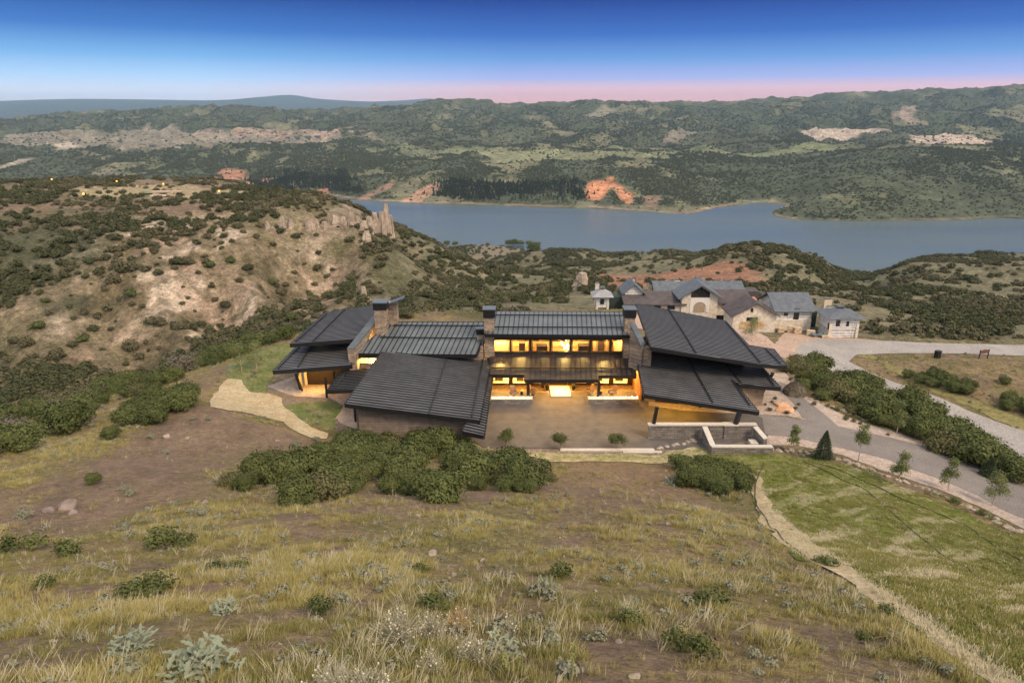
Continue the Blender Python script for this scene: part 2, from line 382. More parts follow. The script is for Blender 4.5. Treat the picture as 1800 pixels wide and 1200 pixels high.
# left hillside
hz = pmask([(-200,710),(-200,300),(100,312),(450,330),(700,360),(700,470),(980,520),(700,560),(500,600),(300,670)], 8, tmin=110)*sstep(112, 125, GYY)*(1-sstep(900, 950, GYY))
paint(hz, (.185, .135, .085)); paint(hz*sstep(.50, .60, nA), SCRUB, .6); paint(hz*sstep(.5, .62, nD), (.12,.11,.05), .6)
er = pmask([(150,400),(420,385),(560,400),(660,470),(700,520),(600,560),(430,600),(200,640),(30,640),(-60,560),(60,480)], 12, tmin=110, rag=45, ns=nA)*hz
paint(er, (.22,.17,.105), .9); paint(er*sstep(.48, .58, fbm(GX/10, GYY/24, 5, 91)), PALE, .9); paint(er*sstep(.52, .62, fbm(GX/13, GYY/17, 4, 95)), PINK, .6)
paint(er*sstep(.50, .58, fbm(GX/7, GYY/9, 4, 96)), (.13,.105,.055), .85); paint(er*sstep(.54, .60, fbm(GX/3.5, GYY/3.5, 4, 97)), (.10,.085,.045), .6)
paint(pmask([(240,325),(310,325),(440,336),(430,348),(300,352),(130,345),(130,332)], 6, tmin=110, rag=14, ns=nA), (.33,.265,.15), .85)
paint(pmask([(-60,420),(120,400),(230,400),(180,480),(60,560),(-60,560)], 8, tmin=110, rag=40, ns=nA), SCRUB, .75)
paint(pmask([(480,380),(560,380),(700,400),(690,440),(600,430),(500,440)], 4, tmin=110, rag=20, ns=nA), (.24,.19,.135), .7)
paint(pmask([(700,400),(990,520),(860,560),(700,560),(640,470)], 8, tmin=110, rag=30, ns=nA), (.075,.078,.035), .8)
paint(pmask([(380,385),(560,350),(640,372),(540,385),(420,420)], 8, tmin=110, rag=30, ns=nA), (.16,.14,.065), .6)
RAV = pmask([(-120,780),(-120,600),(100,640),(260,645),(430,600),(560,560),(600,545),(560,590),(400,625),(150,705)], 6, tmin=105, rag=22, ns=nA)*(GYY > 105)
paint(RAV, (.10,.088,.048), .75); paint(RAV*sstep(.56,.64,nA), (.30,.235,.16), .7)
# valley between the house and the lake, right-hand hills
vm_ = sstep(115, 135, GYY)*(1-hz)*(1-sstep(1080, 1150, GYY))
paint(vm_, (.145,.135,.078)); paint(vm_*sstep(.46, .60, nD*.5+nA*.5), (.072,.074,.036), .85); paint(vm_*sstep(.54,.62,nB*.4+nA*.6), (.20,.165,.10), .7)
paint(pmask([(1060,480),(1330,465),(1330,500),(1200,500),(1080,510)], 6, tmin=150, rag=25, ns=nA), (.32,.15,.09), .75)
paint(pmask([(1400,490),(1480,520),(1640,560),(1560,590),(1500,570),(1420,515)], 6, tmin=110, rag=20, ns=nA), (.185,.16,.09), .8)
paint(pmask([(800,438),(880,425),(955,430),(955,450),(860,455)], 20, tmin=300, rag=60, ns=nD), (.20,.165,.11), .8)
# far side of the lake
fm = sstep(1120, 1180, GYY)
nE = fbm(GX/170, GYY/260, 6, 101); nF = fbm(GX/60, GYY/110, 5, 111); nG = fbm(GX/900, GYY/1300, 4, 121)
paint(fm, (.062, .072, .038)); paint(fm*sstep(.52, .66, nE*.6+nF*.4), (.135,.135,.068), .75); paint(fm*sstep(.50,.62,nG), (.10,.10,.055), .4)
paint(fm*sstep(.62,.70,nF*.5+nE*.5), (.19,.165,.105), .5)
paint(fm*sstep(7500, 9000, GYY), (.05,.07,.06), 1)
def fpaint(pts, c, a=.85, fe=18, rag=90, tmin=1150): paint(pmask(pts, fe, tmin=tmin, rag=rag, ns=nF)*fm, c, a)
fpaint([(850,262),(1000,262),(1180,266),(1160,276),(1000,282),(900,292),(850,286)], (.20,.205,.105), .85)
fpaint([(1050,262),(1400,256),(1500,252),(1500,262),(1200,268)], (.155,.17,.08), .8)
fpaint([(640,262),(850,262),(850,270),(700,268)], (.15,.165,.085), .7)
fpaint([(1020,355),(1230,372),(1225,376),(1020,366)], (.16,.155,.09), .7)
fpaint([(1230,368),(1360,345),(1400,352),(1370,358),(1240,372)], (.17,.165,.09), .7)
fpaint([(380,335),(395,300),(430,300),(420,325),(470,315),(450,335)], RED, .8, 12, 60)
fpaint([(550,338),(600,320),(570,342)], RED, .8, 12, 60)
fpaint([(615,350),(640,340),(690,315),(700,325),(660,345),(640,352)], (.36,.21,.14), .8, 10, 50)
fpaint([(700,355),(730,335),(770,320),(765,335),(740,356)], (.38,.22,.14), .8, 10, 50)
fpaint([(1030,350),(1040,322),(1075,312),(1118,340),(1108,360),(1075,330),(1050,352)], (.45,.20,.10), .95, 8, 40)
fpaint([(1130,345),(1160,345),(1150,365),(1130,360)], (.33,.2,.13), .5, 8, 40)
fpaint([(1405,232),(1470,225),(1560,228),(1590,235),(1500,240),(1420,240)], (.42,.34,.26), .9, 14, 70)
fpaint([(1595,236),(1700,232),(1740,250),(1700,254),(1620,254)], (.42,.33,.25), .9, 14, 70)
fpaint([(1560,210),(1590,185),(1610,188),(1600,205),(1635,220),(1600,222)], (.33,.25,.19), .8, 14, 60)
fpaint([(1010,203),(1060,180),(1095,196),(1060,205)], (.22,.20,.13), .8, 20, 60)
fpaint([(0,250),(0,232),(180,238),(400,228),(640,236),(660,246),(350,262),(120,262)], (.215,.185,.135), .75, 20, 160)
fpaint([(230,228),(260,222),(400,243),(380,250)], (.28,.23,.17), .8, 14, 60)
fpaint([(400,230),(520,226),(600,232),(560,242),(420,240)], (.30,.22,.16), .8, 14, 80)
fpaint([(80,250),(150,258),(100,262)], (.34,.29,.22), .9, 10, 30); fpaint([(0,296),(30,280),(60,278),(20,292)], (.34,.29,.22), .9, 8, 30)
fpaint([(1170,236),(1200,228),(1240,232),(1200,240),(1190,252),(1170,252)], (.21,.18,.13), .8, 14, 60)
# red earth line just over the water
for k in range(1):
    shore = sstep(LAKE+.3, LAKE+1.0, GZ)*(1-sstep(LAKE+.9, LAKE+2.2, GZ))
    paint(shore*fm*(GYY < 1700)*(.15+.85*sstep(.42, .6, nF)), (.30,.20,.14), .8)
paint(sstep(LAKE-1, LAKE+.3, GZ)*(1-sstep(LAKE+1.2, LAKE+2.5, GZ))*vm_, (.3,.26,.2), .8)
paint(wflat*(1-sstep(0,2,fd))*(GYY < 93), (.26,.205,.16), .75)
GC *= (0.86+.28*fbm(GX/1.0, GYY/1.0, 3, 131))[..., None]

def grid_mesh(name, r0, r1):
    rr = np.arange(r0, r1+1)
    v = np.stack([GX[rr], GYY[rr], GZ[rr]], -1).reshape(-1, 3)
    n = len(rr); idx = np.arange(n*NCOL).reshape(n, NCOL)
    f = np.stack([idx[:-1, :-1], idx[:-1, 1:], idx[1:, 1:], idx[1:, :-1]], -1).reshape(-1, 4)
    me = npmesh(name, v, f)
    me.polygons.foreach_set('use_smooth', np.ones(len(f), bool))
    a = me.color_attributes.new('col', 'FLOAT_COLOR', 'POINT')
    c = np.ones((n*NCOL, 4), np.float32); c[:, :3] = GC[rr].reshape(-1, 3); a.data.foreach_set('color', c.ravel())
    return me
M_ground = attr_material('ground_soil', .95, [(.35, .8, 1.2), (2.2, .68, 1.34), (9, .6, 1.4)], bump=.7)
M_hill = attr_material('valley_soil', .95, [(.05, .8, 1.2), (.3, .6, 1.4), (1.1, .5, 1.5), (3, .6, 1.4)], bump=1.0)
M_far = attr_material('hill_scrub', .95, [(.006, .8, 1.2), (.035, .5, 1.5), (.13, .45, 1.55)], bump=0)
rA = int(np.searchsorted(GY, 118)); rB = int(np.searchsorted(GY, 1100)); rC = NR-1
tag(link('ground', grid_mesh('ground', 0, rA), M_ground), kind='structure')
tag(link('valley_terrain', grid_mesh('valley_terrain', rA, rB), M_hill), kind='structure')
tag(link('hills', grid_mesh('hills', rB, rC), M_far), kind='structure')
# lake
mw, t, b = nt('lake_water', .18, spec=.5); b.inputs['Base Color'].default_value = (.062, .090, .074, 1)
geo = node(t, 'ShaderNodeNewGeometry'); mp = node(t, 'ShaderNodeMapping'); mp.inputs['Scale'].default_value = (.10, .25, 1)
t.links.new(geo.outputs['Position'], mp.inputs[0])
n = node(t, 'ShaderNodeTexNoise'); n.inputs['Scale'].default_value = 1.0; n.inputs['Detail'].default_value = 6; t.links.new(mp.outputs[0], n.inputs['Vector'])
mp2 = node(t, 'ShaderNodeMapping'); mp2.inputs['Scale'].default_value = (.002, .008, 1); t.links.new(geo.outputs['Position'], mp2.inputs[0])
n2 = node(t, 'ShaderNodeTexNoise'); n2.inputs['Scale'].default_value = 1.0; n2.inputs['Detail'].default_value = 3; t.links.new(mp2.outputs[0], n2.inputs['Vector'])
mr = node(t, 'ShaderNodeMapRange'); mr.inputs[1].default_value = .35; mr.inputs[2].default_value = .65; mr.inputs[3].default_value = .25; mr.inputs[4].default_value = 1.0
t.links.new(n2.outputs['Fac'], mr.inputs[0])
bp = node(t, 'ShaderNodeBump'); bp.inputs['Distance'].default_value = .8; t.links.new(mr.outputs[0], bp.inputs['Strength'])
t.links.new(n.outputs['Fac'], bp.inputs['Height']); t.links.new(bp.outputs[0], b.inputs['Normal'])
tag(pydata('lake', [(-1500,300,LAKE),(2600,300,LAKE),(2600,1950,LAKE),(-1500,1950,LAKE)], [(0,1,2,3)], mw), kind='structure')

# ------------------------------------------------------------------ ground sheets (paving, road, lawns)
SHEETS = {}
def sheet(name, pts, mat, off, z=None, cell=1.0, pxy=None, rag=0.0, **k):
    """a thin sheet of ground cover following the terrain"""
    P = pxy if pxy is not None else ([PZ(x, y, z) for x, y in pts] if z is not None else poly_hit(pts))
    P = [Vector((float(p[0]), float(p[1]), 0)) for p in P]; SHEETS[name] = [(p.x, p.y) for p in P]
    if rag:
        Q = []; rr = random.Random(len(name)*7)
        for i, a in enumerate(P):
            b = P[(i+1) % len(P)]; nseg = max(1, int((b-a).length/1.3)); d = (b-a).normalized(); nn = Vector((-d.y, d.x, 0))
            for q in range(nseg): Q.append(a.lerp(b, q/nseg)+(nn*rr.uniform(-rag, rag) if q else Vector()))
        P = Q
    bm = bmesh.new(); bm.faces.new([bm.verts.new(p) for p in P])
    xs = [p.x for p in P]; yy = [p.y for p in P]
    for lo, hi, ax in ((min(xs), max(xs), 0), (min(yy), max(yy), 1)):
        q = lo+cell
        while q < hi:
            no = Vector((1, 0, 0)) if ax == 0 else Vector((0, 1, 0))
            bmesh.ops.bisect_plane(bm, geom=bm.verts[:]+bm.edges[:]+bm.faces[:], plane_co=no*q, plane_no=no); q += cell
    bmesh.ops.triangulate(bm, faces=[f for f in bm.faces if len(f.verts) > 4])
    X = np.array([v.co.x for v in bm.verts]); Y = np.array([v.co.y for v in bm.verts]); H = hgt(X, Y)
    for v, h_ in zip(bm.verts, H): v.co.z = h_+off
    bmesh.ops.recalc_face_normals(bm, faces=bm.faces)
    if sum(f.normal.z for f in bm.faces) < 0: bmesh.ops.reverse_faces(bm, faces=bm.faces)
    me = bpy.data.meshes.new(name); bm.to_mesh(me); bm.free()
    me.polygons.foreach_set('use_smooth', [True]*len(me.polygons))
    return tag(link(name, me, mat), **k)
def mottled(name, c1, c2, scale, rough=.9, bump=.3, scale2=None, spec=.2, mixlo=.35, mixhi=.65):
    m, t, b = nt(name, rough, spec=spec); geo = node(t, 'ShaderNodeNewGeometry')
    n = node(t, 'ShaderNodeTexNoise'); n.inputs['Scale'].default_value = scale; n.inputs['Detail'].default_value = 6; n.inputs['Roughness'].default_value = .65
    t.links.new(geo.outputs['Position'], n.inputs['Vector'])
    mr = node(t, 'ShaderNodeMapRange'); mr.inputs[1].default_value = mixlo; mr.inputs[2].default_value = mixhi; t.links.new(n.outputs['Fac'], mr.inputs[0])
    mx = node(t, 'ShaderNodeMix', data_type='RGBA'); mx.inputs['A'].default_value = (*c1, 1); mx.inputs['B'].default_value = (*c2, 1)
    t.links.new(mr.outputs[0], mx.inputs['Factor']); out = mx.outputs['Result']
    if scale2:
        n2 = node(t, 'ShaderNodeTexNoise'); n2.inputs['Scale'].default_value = scale2; n2.inputs['Detail'].default_value = 4; t.links.new(geo.outputs['Position'], n2.inputs['Vector'])
        m2 = node(t, 'ShaderNodeMapRange'); m2.inputs[1].default_value = .3; m2.inputs[2].default_value = .7; m2.inputs[3].default_value = .72; m2.inputs[4].default_value = 1.28; t.links.new(n2.outputs['Fac'], m2.inputs[0])
        vm = node(t, 'ShaderNodeVectorMath', operation='SCALE'); t.links.new(out, vm.inputs[0]); t.links.new(m2.outputs[0], vm.inputs['Scale']); out = vm.outputs[0]; n = n2
    t.links.new(out, b.inputs['Base Color'])
    if bump:
        bp = node(t, 'ShaderNodeBump'); bp.inputs['Strength'].default_value = bump; bp.inputs['Distance'].default_value = .1
        t.links.new(n.outputs['Fac'], bp.inputs['Height']); t.links.new(bp.outputs[0], b.inputs['Normal'])
    return m
M_gravel = mottled('crushed_gravel', (.33,.265,.21), (.46,.37,.30), 1.2, scale2=5)
M_lawn = mottled('lawn_green', (.110,.140,.018), (.25,.24,.09), .33, scale2=2.4, bump=.8, mixlo=.42, mixhi=.72)
M_lawn2 = mottled('lawn_fresh', (.085,.125,.03), (.20,.19,.085), .5, scale2=3.0, bump=.8)
M_straw = mottled('straw_blanket', (.36,.28,.15), (.47,.39,.25), .7, scale2=4, bump=.8)
M_asph = mottled('grey_asphalt', (.185,.165,.145), (.225,.20,.18), .35, scale2=9, bump=.2)
M_road = mottled('worn_road', (.27,.25,.225), (.35,.32,.285), .2, scale2=4, bump=.2)
M_roadL = mottled('dusty_road', (.44,.36,.28), (.50,.42,.34), .12, scale2=3, bump=.2)
# pavers of the court: small brick bond
mp_, t, b = nt('court_pavers', .75, spec=.3); geo = node(t, 'ShaderNodeNewGeometry')
bk = node(t, 'ShaderNodeTexBrick'); bk.inputs['Scale'].default_value = 1.0; bk.inputs['Brick Width'].default_value = .42; bk.inputs['Row Height'].default_value = .21; bk.inputs['Mortar Size'].default_value = .018
bk.inputs['Color1'].default_value = (.120,.107,.094,1); bk.inputs['Color2'].default_value = (.104,.093,.083,1); bk.inputs['Mortar'].default_value = (.085,.076,.068,1)
t.links.new(geo.outputs['Position'], bk.inputs['Vector']); n = node(t, 'ShaderNodeTexNoise'); n.inputs['Scale'].default_value = .8; n.inputs['Detail'].default_value = 5; t.links.new(geo.outputs['Position'], n.inputs['Vector'])
m2 = node(t, 'ShaderNodeMapRange'); m2.inputs[1].default_value = .3; m2.inputs[2].default_value = .7; m2.inputs[3].default_value = .8; m2.inputs[4].default_value = 1.2; t.links.new(n.outputs['Fac'], m2.inputs[0])
vm = node(t, 'ShaderNodeVectorMath', operation='SCALE'); t.links.new(bk.outputs['Color'], vm.inputs[0]); t.links.new(m2.outputs[0], vm.inputs['Scale']); t.links.new(vm.outputs[0], b.inputs['Base Color'])
M_pave = mp_

sheet('gravel_bed', [(1290,660),(1380,655),(1400,690),(1480,725),(1600,758),(1720,800),(1810,845),(1810,862),(1700,820),(1560,775),(1450,745),(1380,730),(1330,728),(1200,722),(1140,712),(1140,700),(1200,700),(1290,710)], M_gravel, .03, z=0, rag=.15, kind='structure')
sheet('gravel_path', [(1340,672),(1375,690),(1395,710),(1410,735),(1455,748),(1480,752),(1450,728),(1420,706),(1400,688),(1375,672)], M_asph, .05, z=0, kind='structure')
sheet('planting_bed', [(1345,783),(1400,783),(1480,800),(1560,830),(1650,860),(1720,890),(1800,930),(1800,912),(1720,870),(1640,835),(1560,806),(1480,785),(1400,768),(1350,765)], M_gravel, .05, rag=.15, kind='structure')
sheet('driveway', [(1320,727),(1400,737),(1500,755),(1600,778),(1700,808),(1800,850),(1900,898),(1900,970),(1800,912),(1720,872),(1640,838),(1560,808),(1480,788),(1400,770),(1345,764),(1340,735)], M_asph, .07, kind='structure')
sheet('motor_court', [(830,690),(1140,690),(1140,716),(1200,722),(1345,731),(1345,768),(1240,790),(1160,789),(850,787),(812,765),(830,720)], M_pave, .06, z=0, kind='structure')
sheet('patio', [(500,668),(560,650),(640,660),(640,690),(660,745),(640,760),(600,745),(590,735),(600,712),(580,700),(520,697),(495,690),(470,680)], M_gravel, .04, z=0, rag=.12, kind='structure')
sheet('side_yard', [(400,640),(520,600),(540,615),(490,640),(470,680),(470,692),(500,712),(590,706),(604,712),(590,735),(592,752),(575,757),(560,745),(540,748),(480,725),(420,700),(400,672)], M_lawn2, .05, rag=.25, kind='structure')
sheet('straw_mat', [(368,706),(385,682),(400,666),(425,668),(440,690),(472,692),(496,700),(500,716),(525,736),(548,752),(578,762),(574,772),(548,771),(518,758),(498,742),(450,730),(400,722),(370,716)], M_straw, .09, rag=.2, kind='structure')
sheet('lawn', [(1215,800),(1350,795),(1420,806),(1500,822),(1600,862),(1700,902),(1800,945),(1900,1010),(1900,1300),(1760,1230),(1650,1140),(1560,1070),(1500,1000),(1400,985),(1345,920),(1325,870),(1330,830),(1240,815)], M_lawn, .07, rag=.2, kind='structure')
sheet('verge', [(1485,622),(1530,622),(1560,650),(1640,690),(1720,722),(1810,762),(1810,742),(1700,700),(1620,668),(1560,635)], mottled('roadside_weeds', (.16,.15,.05), (.25,.21,.09), .5, scale2=3, bump=.8), .05, rag=.5, kind='structure')
sheet('front_verge', [(814,772),(850,788),(980,797),(1160,800),(1215,785),(1245,790),(1240,806),(1160,815),(1060,812),(960,812),(870,802),(820,785)], mottled('straw_and_grass', (.15,.155,.05), (.42,.35,.21), .6, scale2=3, bump=.8), .06, rag=.25, kind='structure')
sheet('bank_lawn', [(1378,650),(1405,668),(1445,690),(1490,720),(1575,752),(1600,757),(1560,736),(1500,706),(1440,676),(1410,656)], M_lawn2, .06, rag=.3, kind='structure')
sheet('straw_strip', [(1326,838),(1336,838),(1345,872),(1372,905),(1405,935),(1450,972),(1500,1002),(1545,1038),(1600,1075),(1650,1108),(1720,1160),(1800,1215),(1765,1222),(1690,1172),(1630,1128),(1580,1088),(1530,1055),(1480,1015),(1425,990),(1375,958),(1335,910),(1322,870)], M_straw, .09, rag=.35, kind='structure')
def band(name, center, mat, off, **k):
    """road strip from photo pixels along both edges"""
    a = poly_hit([c[0] for c in center]); b = poly_hit([c[1] for c in center])
    return sheet(name, None, mat, off, pxy=a+b[::-1], **k)
sheet('building_site', [(1280,572),(1330,585),(1380,585),(1460,592),(1540,598),(1500,600),(1440,618),(1420,640),(1380,630),(1330,615),(1300,600),(1100,575),(1100,560)], mottled('site_dirt', (.36,.255,.19), (.44,.32,.24), .4, scale2=3), .05, rag=.3, kind='structure')
sheet('road', [(1440,596),(1520,598),(1620,603),(1800,607),(1950,610),(1950,630),(1800,626),(1650,622),(1560,622),(1505,624),(1492,636),(1530,655),(1600,682),(1700,722),(1800,758),(1920,805),(1920,880),(1800,810),(1720,770),(1600,718),(1500,675),(1430,650),(1395,628),(1405,606)], M_road, .10, kind='structure')

# ------------------------------------------------------------------ building materials
def simple(name, c, rough=.7, metal=0, spec=.4, vary=.25, scale=3):
    m, t, b = nt(name, rough, metal, spec); tc_ = node(t, 'ShaderNodeNewGeometry')
    n = node(t, 'ShaderNodeTexNoise'); n.inputs['Scale'].default_value = scale; n.inputs['Detail'].default_value = 4; t.links.new(tc_.outputs['Position'], n.inputs['Vector'])
    mr = node(t, 'ShaderNodeMapRange'); mr.inputs[1].default_value = .3; mr.inputs[2].default_value = .7; mr.inputs[3].default_value = 1-vary; mr.inputs[4].default_value = 1+vary; t.links.new(n.outputs['Fac'], mr.inputs[0])
    vm = node(t, 'ShaderNodeVectorMath', operation='SCALE'); vm.inputs[0].default_value = c; t.links.new(mr.outputs[0], vm.inputs['Scale']); t.links.new(vm.outputs[0], b.inputs['Base Color'])
    return m
M_metal = simple('dark_standing_seam_metal', (.125,.124,.124), .40, .0, .5, .25, .7)
M_metalC = simple('blue_grey_standing_seam_metal', (.105,.122,.128), .34, .0, .6, .2, .7)
M_seam = simple('seam_metal', (.006,.006,.0065), .4, .0, .4, .2, .7)
M_cap = simple('steel_cap', (.10,.115,.12), .35, .3, .6, .2, 1)
M_black = simple('black_steel', (.012,.012,.013), .5)
M_dwood = simple('dark_stained_wood', (.035,.022,.016), .6)
M_conc = simple('pale_coping_stone', (.52,.47,.40), .8, vary=.1)
M_cream = simple('cream_plaster', (.62,.50,.33), .8, vary=.05)
M_slab = simple('limestone', (.60,.52,.42), .6, vary=.1)
def wallmat(name, c1, c2, mort, bw, rh, ms=.02, rough=.85):
    """blockwork on vertical walls in any orientation: u = x+y, v = z"""
    m, t, b = nt(name, rough); geo = node(t, 'ShaderNodeNewGeometry'); s_ = node(t, 'ShaderNodeSeparateXYZ'); t.links.new(geo.outputs['Position'], s_.inputs[0])
    ad = node(t, 'ShaderNodeMath', operation='ADD'); t.links.new(s_.outputs[0], ad.inputs[0]); t.links.new(s_.outputs[1], ad.inputs[1])
    cb_ = node(t, 'ShaderNodeCombineXYZ'); t.links.new(ad.outputs[0], cb_.inputs[0]); t.links.new(s_.outputs[2], cb_.inputs[1])
    bk = node(t, 'ShaderNodeTexBrick'); bk.offset = .37; bk.inputs['Scale'].default_value = 1; bk.inputs['Brick Width'].default_value = bw; bk.inputs['Row Height'].default_value = rh
    bk.inputs['Mortar Size'].default_value = ms; bk.inputs['Color1'].default_value = (*c1, 1); bk.inputs['Color2'].default_value = (*c2, 1); bk.inputs['Mortar'].default_value = (*mort, 1)
    t.links.new(cb_.outputs[0], bk.inputs['Vector'])
    n = node(t, 'ShaderNodeTexNoise'); n.inputs['Scale'].default_value = 1.7; n.inputs['Detail'].default_value = 5; t.links.new(geo.outputs['Position'], n.inputs['Vector'])
    m2 = node(t, 'ShaderNodeMapRange'); m2.inputs[1].default_value = .3; m2.inputs[2].default_value = .7; m2.inputs[3].default_value = .78; m2.inputs[4].default_value = 1.22; t.links.new(n.outputs['Fac'], m2.inputs[0])
    vm = node(t, 'ShaderNodeVectorMath', operation='SCALE'); t.links.new(bk.outputs['Color'], vm.inputs[0]); t.links.new(m2.outputs[0], vm.inputs['Scale']); t.links.new(vm.outputs[0], b.inputs['Base Color'])
    return m
M_stone = wallmat('warm_fieldstone', (.42,.32,.22), (.22,.17,.13), (.13,.105,.08), .55, .24)
M_stoneG = wallmat('grey_ledgestone', (.27,.235,.20), (.15,.135,.125), (.08,.07,.06), .75, .26)
M_board = wallmat('brown_wood_siding', (.215,.165,.13), (.175,.135,.105), (.09,.06,.045), 3.6, .30, .012)
M_log = wallmat('white_log_siding', (.78,.76,.72), (.70,.68,.64), (.16,.15,.14), 9.0, .34, .05)
M_cstone = wallmat('cream_sandstone', (.66,.58,.47), (.62,.54,.43), (.54,.47,.38), .9, .4)
M_roof2 = simple('blue_grey_slate', (.105,.120,.135), .6, 0, .4, .25, 1.2)
M_roof3 = simple('brown_roofing_felt', (.085,.070,.066), .7, 0, .3, .25, .8)
M_roof4 = simple('pale_grey_roofing', (.30,.30,.30), .7, 0, .3, .15, .8)
def glow(name, c, s, noise=.0, scale=1.5):
    m = bpy.data.materials.new(name); m.use_nodes = True; t = m.node_tree; b = t.nodes['Principled BSDF']
    b.inputs['Base Color'].default_value = (*c, 1); b.inputs['Emission Color'].default_value = (*c, 1); b.inputs['Emission Strength'].default_value = s
    if noise:
        geo = node(t, 'ShaderNodeNewGeometry'); n = node(t, 'ShaderNodeTexNoise'); n.inputs['Scale'].default_value = scale; t.links.new(geo.outputs['Position'], n.inputs['Vector'])
        mr = node(t, 'ShaderNodeMapRange'); mr.inputs[1].default_value = .38; mr.inputs[2].default_value = .6; mr.inputs[3].default_value = s*(1-noise); mr.inputs[4].default_value = s; t.links.new(n.outputs['Fac'], mr.inputs[0]); t.links.new(mr.outputs[0], b.inputs['Emission Strength'])
    return m
M_lit = glow('lit_room_surface', (1.0, .58, .13), 1.25)
M_litdim = glow('dim_lit_room_surface', (.85, .42, .10), .28, .5)
M_bulb = glow('lamp_globe', (1, .80, .45), 9)
M_flame = glow('flame', (1, .62, .30), 6)
mg = bpy.data.materials.new('window_glass'); mg.use_nodes = True; t = mg.node_tree; t.nodes.clear()
o_ = node(t, 'ShaderNodeOutputMaterial'); tr_ = node(t, 'ShaderNodeBsdfTransparent'); gl_ = node(t, 'ShaderNodeBsdfGlossy'); gl_.inputs['Roughness'].default_value = .03
mx_ = node(t, 'ShaderNodeMixShader'); fr_ = node(t, 'ShaderNodeFresnel'); fr_.inputs[0].default_value = 1.45
t.links.new(fr_.outputs[0], mx_.inputs[0]); t.links.new(tr_.outputs[0], mx_.inputs[1]); t.links.new(gl_.outputs[0], mx_.inputs[2]); t.links.new(mx_.outputs[0], o_.inputs[0]); M_glass = mg
md_, t, b = nt('dark_glass', .06, spec=.6); b.inputs['Base Color'].default_value = (.012,.016,.02,1); M_dark = md_

# ------------------------------------------------------------------ main house
house = empty('house', (4, 84, 0), label='long modern house with dark metal shed roofs and lit windows around the paved court', cat='house')
def plane3(a, b, c):
    n = np.cross(b-a, c-a); n /= np.linalg.norm(n); return a, (n if n[2] > 0 else -n)
def on(pl, px, py):
    r = ray(px, py); o = np.array([0, 0, CH]); t = np.dot(pl[0]-o, pl[1])/np.dot(r, pl[1]); return o+r*t
def roof(anch, outline, ribdir, spacing, rails=(), mat=None, thick=.38, ribh=.09, name='roof', ribw=None, parent=None, serr=True, fascia=None):
    parent = parent or house; mat = mat or M_metal
    pl = plane3(*[PZ(*a) for a in anch]); N = pl[1]
    P = [on(pl, x, y) for x, y in outline]
    m = MB(); m.prism([p-N*thick for p in P], N*thick)
    o = m.build(name, [mat, M_black], parent)
    e = on(pl, *ribdir[1])-on(pl, *ribdir[0]); e /= np.linalg.norm(e); f = np.cross(N, e)
    o0 = P[0]; uv = np.array([(np.dot(p-o0, e), np.dot(p-o0, f)) for p in P]); s = MB()
    v = uv[:, 1].min()+spacing*.5
    while v < uv[:, 1].max():
        xs = []
        for i in range(len(uv)):
            a, b_ = uv[i], uv[(i+1) % len(uv)]
            if (a[1] > v) != (b_[1] > v): xs.append(a[0]+(v-a[1])/(b_[1]-a[1])*(b_[0]-a[0]))
        xs.sort()
        for k in range(0, len(xs)-1, 2):
            u0, u1 = xs[k], xs[k+1]
            if u1-u0 > .1: s.bar(o0+e*(u0-.04)+f*v+N*ribh*.5, o0+e*(u1+(.12 if serr else .02))+f*v+N*ribh*.5, ribw or (.07 if ribh < .10 else .15), ribh)
        v += spacing
    s.build('seams', M_seam, o)
    for rl in rails:
        q = MB(); a, b_ = on(pl, *rl[0])+N*.16, on(pl, *rl[1])+N*.16; q.bar(a, b_, .10, .12); q.build('snow_guard', M_black, o)
    fm_ = MB()
    ed = fascia if fascia is not None else range(len(P))
    for i in ed:
        a, b_ = P[i], P[(i+1) % len(P)]
        c = sum(P)/len(P); mid_ = (a+b_)/2; outv = (mid_-c); outv -= N*np.dot(outv, N); d = (b_-a)/np.linalg.norm(b_-a); outv -= d*np.dot(outv, d); outv /= np.linalg.norm(outv)
        fm_.bar(a+outv*.045-N*.2, b_+outv*.045-N*.2, .08, .44)
    fm_.build('fascia', M_black, o)
    return o, pl
inv0 = inv
def inv(parent):
    if parent.type == 'EMPTY' and parent.parent is None: return Matrix.LocRotScale(parent.location, parent.rotation_euler, parent.scale).inverted()
    return Matrix.Identity(4)
# child meshes of a part are modelled in world space; parts hold identity local matrices under the inverse of the empty
def link(name, me, mat=None, parent=None, local=False):
    o = bpy.data.objects.new(name, me); COL.objects.link(o)
    if mat is not None and len(me.materials) == 0:
        for m in (mat if isinstance(mat, (list, tuple)) else [mat]): me.materials.append(m)
    if parent is not None:
        o.parent = parent
        if not local and parent.type == 'EMPTY' and parent.parent is None: o.matrix_parent_inverse = inv(parent)
    return o

LOWC, plC = roof([(922,666,3.0),(1051,666,3.0),(990,622,4.28)], [(862,622),(1116,622),(1118,659.5),(1051.5,659.5),(1051,667),(922.5,667),(922,658.5),(862,658)], ((990,622),(990,660)), .62, [((864,648),(1116,649))], mat=simple('brown_black_metal_roof', (.042,.033,.030), .38, 0, .5, .3, 1.2), name='roof')
UPC, plU = roof([(853,588,7.35),(1120,589,7.35),(985,547,8.6)], [(872,547),(1097,548),(1120,589),(853,587)], ((985,547),(985,587)), .62, [((861,576),(1112,577)),((868,555),(1101,556))], mat=M_metalC)
CLR, plL = roof([(615,621,5.0),(837,623,5.0),(770,566,7.2)], [(695,566),(861,566),(837,623),(615,621)], ((776,566),(748,622)), .66, [((668,594),(846,596)),((691,573),(857,574))], mat=M_metalC)
FLR, plF = roof([(607,709,5.5),(672,618,5.5),(843,738,3.5)], [(672,618),(863,634.5),(843,738),(607,709)], ((607,709),(843,738)), .62, [((786,628),(753,730)),((849,634),(829,735))], ribh=.09, ribw=.17)
